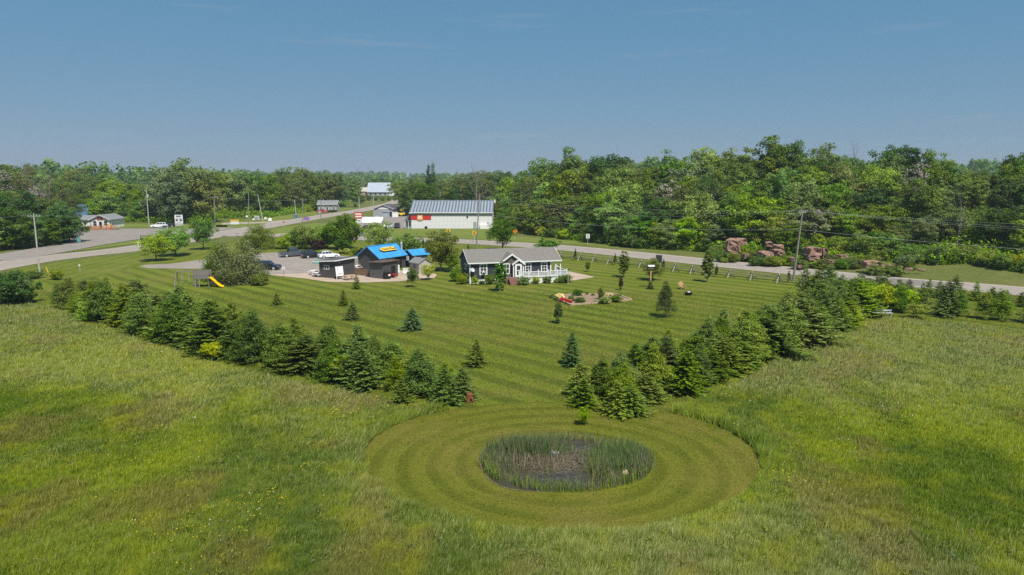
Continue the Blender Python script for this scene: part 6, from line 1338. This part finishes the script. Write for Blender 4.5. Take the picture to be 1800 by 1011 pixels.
for px, py in ((788.5, 420.5), (834, 425)):
    o, pl = post_sign(px, py, 1.0, 1.0, 1.9, 'signyellow', 'yellow chevron board with a black arrow, ' + ('beside the big utility pole' if px > 800 else 'before the middle of the store wall'), 'chevron_sign')
    for s in (-1, 1): MB().hexa([(-.3, -.09, 2.4), (-.05, -.09, 2.4), (-.05, -.05, 2.4), (-.3, -.05, 2.4), (.1, -.09, 2.4 + s * .4), (.35, -.09, 2.4 + s * .4), (.35, -.05, 2.4 + s * .4), (.1, -.05, 2.4 + s * .4)]).build('arrow_stroke', M['signink'], pl)
post_sign(905, 424, 1.5, 1.5, 1.9, 'orange', 'orange diamond warning sign at the wood edge', shape=DIA)
o, pl = post_sign(1033, 431, .9, 1.1, 1.7, 'white', 'white speed limit sign on the far roadside', lines=[(-.6, .6, .7, .82, 'signink')])
me = text_mesh('80', .5, .01); me.materials.append(M['signink']); tO = linkmesh('lettering', me, None, pl, (0, -.07, 2.05)); tO.rotation_euler = (R(90), 0, 0)
post_sign(1158, 470, 1.35, 1.5, .9, 'grey', 'dark grey sign board seen from behind near the fence', 'sign_board', 2, 'oldwood', ang=R(-40), lines=[(-.88, .88, .08, .92, 'darkpanel')])
post_sign(258.5, 441, 2.6, 1.9, 1.6, 'signink', 'black sign board with white lettering at the side road', 'sign_board', 2, 'pole', lines=[(-.85, .85, .78, .88, 'white'), (-.4, .4, .48, .58, 'white'), (-.55, .55, .30, .40, 'white')])
post_sign(315.5, 401, 2.7, 3.5, .9, 'offwhite', 'tall white roadside sign with black lettering below the tree clump', 'sign_board', 2, 'grey', lines=[(-.6, .6, .82, .92, 'signink'), (-.8, -.2, .42, .58, 'signink'), (.2, .8, .42, .58, 'signink'), (-.6, .6, .66, .72, 'grey'), (-.5, .5, .28, .33, 'grey'), (-1, 1, .10, .16, 'signink')])
post_sign(246, 442.5, .75, 1.15, 1.1, 'white', 'small white sign on a post beside the side road', lines=[(-.5, .5, .35, .5, 'grey')])
post_sign(140.5, 440, .9, 1.1, 1.9, 'teal', 'green-grey road sign on a post in the grass island')
post_sign(413, 397.5, 2.9, 1.6, .6, 'offwhite', 'low white and yellow roadside sign in front of the grove', 'sign_board', 2, 'pole', lines=[(-1.0, 1.0, .62, 1.0, 'signyellow')])
post_sign(539, 389.5, 2.3, 1.3, .5, 'purplesign', 'purple rounded sign at the bend of the far road', 'sign_board', 2, 'grey', shape=[(-1, -1), (1, -1), (1, .2), (.7, .8), (0, 1), (-.7, .8), (-1, .2)])
post_sign(499.5, 402.5, .75, .75, 1.9, 'red', 'red stop sign at the road junction', 'stop_sign', shape=OCT, lines=[(-.6, .6, .42, .58, 'white')])
post_sign(562.5, 378, 1.2, .9, .9, 'bluesign', 'small blue and white sign across the far road', lines=[(-.6, .6, .2, .5, 'white')])
post_sign(638, 424.5, .6, .8, 1.6, 'bluesign', 'small blue sign on a post by the county road')
post_sign(499, 488.5, .5, .55, 1.35, 'white', 'small white notice on a stake at the gravel lot edge', pm='oldwood', lines=[(-.3, .3, .3, .7, 'grey')])
o, pl = post_sign(631, 404, 2.5, 2.1, 3.6, 'red', 'tall red and white store sign above the white tent', 'store_sign', 2, 'grey', lines=[(-.8, .8, .2, .42, 'white'), (-.8, .8, .58, .8, 'white')])
MB().box(-1.25, 1.25, -.05, 0, 2.3, 3.5).build('message_panel', M['white'], o)
for x in (-.2, .25): MB().box(x, x + .3, -.075, -.05, 2.7, 3.1).build('marking', M['signink'], o)
p = G(87, 484); o = empty('marker_stake', (p[0], p[1], .02), 0, 'leaning yellow plastic marker beside the weedy verge', 'marker'); MB().beam((0, 0, 0), (-.45, 0, 1.35), .18, .06).build('stake', M['signyellow'], o); MB().beam((-.452, -.01, 1.36), (-.47, -.01, 1.42), .2, .08).build('cap', M['signyellow'], o)
p = G(141, 480); o = empty('marker_post', (p[0], p[1], .02), 0, 'thin stake with a white cap on the side lawn', 'marker'); MB().box(-.025, .025, -.025, .025, 0, 1.2).build('stake', M['steel'], o); MB().box(-.1, .1, -.1, .1, 1.2, 1.5).build('cap', M['white'], o)
for i, (px, py, m) in enumerate([(452, 388.5, 'white'), (467, 387.5, 'offwhite'), (475, 390.5, 'white'), (446, 389, 'beige'), (434, 384, 'offwhite')]):
    p = G(px, py); o = empty('mailbox', (p[0], p[1], 0), .1 * i, ['large white mailbox cabinet', 'pale mailbox beside the cabinet', 'white parcel box at the row end', 'beige mailbox before the cabinet', 'small pale box behind the mailboxes'][i] + ' under the leaning pale pole', 'mailbox'); s_ = (1.7, .9, 1.2, .8, .8)[i]
    MB().box(-.05, .05, -.05, .05, 0, .5).build('post', M['pole'], o); MB().box(-s_ / 2, s_ / 2, -.4, .4, .4, .4 + s_ * .9).build('box', M[m], o); MB().box(-s_ / 2 + .08, s_ / 2 - .08, -.43, -.39, .5, .3 + s_ * .9).build('door', M['grey'] if i == 0 else M['white'], o)
p = G(521, 383); o = empty('recycling_bin', (p[0], p[1] - 1, 0), 0, 'blue recycling bin at the foot of the short pole', 'bin'); MB().loft([[(-.5, -.4, 0), (.5, -.4, 0), (.5, .4, 0), (-.5, .4, 0)], [(-.65, -.5, 1.1), (.65, -.5, 1.1), (.65, .5, 1.1), (-.65, .5, 1.1)]]).build('body', M['bluesign'], o); MB().box(-.7, .7, -.55, .55, 1.1, 1.22).build('lid', M['bluesign'], o)
for i in range(5):
    px = 576 + i * 3.6; plant('hedge_ball', 'shrub', G(px, 373.5), 1.3, .75, 'deep', 'small clipped dark bush along the drive of the grey house', 'bush', 'clipped bushes along the drive')
# ---- bench, crate, pond bits
def bench():
    p = G(1550, 559); o = empty('garden_bench', (p[0], p[1], 0), R(-8), 'low silver-grey plank bench at the meadow edge', 'bench')
    for i in range(3): MB().box(-1.15, 1.15, -.25 + i * .17, -.10 + i * .17, .62, .66).build('seat_plank', M['steel'], o)
    MB().box(-1.15, 1.15, .27, .31, .82, 1.0).build('back_plank', M['steel'], o)
    for x in (-.95, .95): MB().box(x - .06, x + .06, -.2, .2, 0, .62).build('leg', M['grey'], o); MB().box(x - .04, x + .04, .2, .27, .3, 1.0).build('back_post', M['grey'], o)
bench()
def crate():
    p = G(825, 707); o = empty('red_crate', (p[0], p[1], 0), R(20), 'rusty red slatted crate in the grass beside the last spruce', 'crate')
    for i in range(5):
        MB().box(-.33, .33, -.3, -.27, .05 + i * .17, .18 + i * .17).build('slat', M['rust'], o); MB().box(.3, .33, -.27, .3, .05 + i * .17, .18 + i * .17).build('slat', M['rust'], o)
    for x in (-.3, .27):
        for y in (-.26, .27): MB().box(x, x + .05, y, y + .05, 0, .92).build('corner_post', M['rust'], o)
    MB().box(-.33, .33, -.3, .33, .9, .94).build('top', M['rust'], o); o.scale = (.72, .72, .7)
crate()
p = G(974, 805); o = empty('nest_platform', (p[0], p[1], .05), R(-12), 'small weathered wooden duck platform in the pond reeds', 'platform'); MB().prism([(-.22, .42), (.22, .42), (0, .56)], 'x', -.42, .42).build('roof', M['rail'], o); o.scale = (.75, .75, .75); MB().box(-.36, .36, -.18, .18, .12, .42).build('box', M['rail'], o); MB().tube((0, 0, -.1), (0, 0, .12), .05, .05, 6).build('post', M['wood'], o)
for i in range(4): MB().box(-.36 + i * .185, -.2 + i * .185, -.205, -.182, .13, .41).build('board', M['rail'], o)
p = G(1099, 846); o = empty('decoy_stake', (p[0], p[1], .03), 0, 'tan wooden bird cutout on a stake at the pond edge', 'cutout'); MB().tube((0, 0, 0), (0, 0, .45), .02, .02, 5).build('stake', M['wood'], o); MB().prism([(-.16, .5), (-.05, .38), (.1, .36), (.17, .45), (.12, .6), (.02, .68), (-.04, .58), (-.14, .62)], 'y', -.02, .02).build('body', M['tan'], o)
# ---- rocks of the road cut
def boulder(px, py, w_, h_, d_, label, seed, D=None, z=None):
    r = random.Random(seed); p = G(px, py); D = D or p[1]; q = AT(px, py, D); bm = bmesh.new(); bmesh.ops.create_cube(bm, size=1)
    bmesh.ops.subdivide_edges(bm, edges=bm.edges[:], cuts=5, use_grid_fill=True)
    off = [r.random() * 50 for _ in range(3)]
    for v in bm.verts:
        c = v.co.copy(); k = Vector((math.copysign(abs(c.x * 2) ** .75, c.x), math.copysign(abs(c.y * 2) ** .75, c.y), math.copysign(abs(c.z * 2) ** .85, c.z))) * .5
        n = [float(fbm(c.x * 2.2 + off[0] + i * 7, (c.y + c.z) * 2.2 + off[1] + i * 3, 1, 2)) - .5 for i in range(3)]
        k += Vector(n) * .30; st_ = .22; k += Vector([(math.floor((c[i] + n[(i + 1) % 3]) / st_ + off[i]) % 2) * .07 for i in range(3)]); v.co = Vector((k.x * w_, k.y * d_, (k.z + .30) * h_))
    me = bpy.data.meshes.new('boulder'); bm.to_mesh(me); bm.free()
    o = linkmesh('boulder', me, M['rock'], None, (q[0], q[1], q[2]), r.uniform(-.4, .4)); tag(o, label, 'boulder', 'pink boulders of the road cut')
r_ = random.Random(8)
RB = [(1288, 445, 3.4, 4.2, 3, 138, 'tall fractured pink boulder at the bush end of the road cut'), (1300, 428, 2.6, 1.6, 2, 140, 'flat pink slab on top of the fractured boulder'), (1344, 452, 2.8, 1.7, 2.4, 132, 'low rounded pink boulder beside the two stacked blocks'), (1366, 448, 1.7, 1.5, 2, 132, 'square pink block leaning on the rounded boulder'), (1367, 440, 2.2, 1.6, 2, 134, 'upper pink block of the stacked pair'), (1350, 432, 1.5, 1.2, 2, 139, 'pale upright stone high above the stacked pair'), (1427, 448, 3.0, 2.3, 2.4, 129, 'large square-faced pink block behind the leaning pole'), (1426, 455, 2.6, 1.3, 2.2, 128, 'broken pink block under the square-faced block'), (1444, 452, 1.6, 2.6, 2.2, 130, 'dark split block beside the square-faced block'), (1478, 454, 1.9, 1.0, 1.6, 128, 'low reddish stone in the bushes right of the square block'), (1531, 470, 3.0, 1.7, 2.4, 120, 'wide dark-red boulder beside the rubble'), (1552, 473, 1.2, 1.0, 1.2, 119, 'small pale stone beside the wide dark-red boulder')]
for i, (px, py, w_, h_, d_, D, lab) in enumerate(RB):
    boulder(px, py, w_ * .8, h_ * .75, d_, lab, 300 + i, D)
    for k in range(5):
        q = AT(px + r_.uniform(-26, 26), py + 8, D - r_.uniform(1.0, 3.5)); hh = r_.uniform(.9, 2.2); plant('edge_bush', 'shrub', q[:2], hh, hh * .75, r_.choice(['lite', 'mid', 'mid', 'yel', 'olive']), 'low leafy bush right in front of the ' + lab.split(' boulder')[0].split(' block')[0].split(' stone')[0].split(' slab')[0] + ' rock', 'bush', 'bushes among the boulders')
r_ = random.Random(8)
for i in range(16):
    px = 1556 + r_.random() * 70; py = 468 + (px - 1556) * .06 + r_.random() * 7; s_ = r_.uniform(.4, .9)
    boulder(px, py, s_, s_ * .6, s_, 'small broken rubble stone on the bank beside the wide boulder', 400 + i, D=118 + r_.random() * 3)
for i, (px, py, D) in enumerate([(1330, 460, 130), (1392, 458, 129), (1310, 452, 136), (1462, 462, 126), (1405, 470, 124)]):
    boulder(px, py, r_.uniform(.7, 1.5), r_.uniform(.5, .9), 1.1, 'loose grey-pink stone half hidden in bushes of the road cut', 500 + i, D=D)
# ------------------------------------------------------------------ summer haze
hz = MB().box(-9500, 9500, -3500, 12500, -3, 62).build('haze', None); hz['kind'] = 'stuff'
hm = bpy.data.materials.new('haze'); hm.use_nodes = True; n = hm.node_tree.nodes; n.remove(n['Principled BSDF'])
pv = n.new('ShaderNodeVolumePrincipled'); pv.inputs['Color'].default_value = (.80, .88, .97, 1); pv.inputs['Density'].default_value = HAZE; pv.inputs['Anisotropy'].default_value = .2
hm.node_tree.links.new(pv.outputs[0], n['Material Output'].inputs['Volume']); hz.data.materials.append(hm)
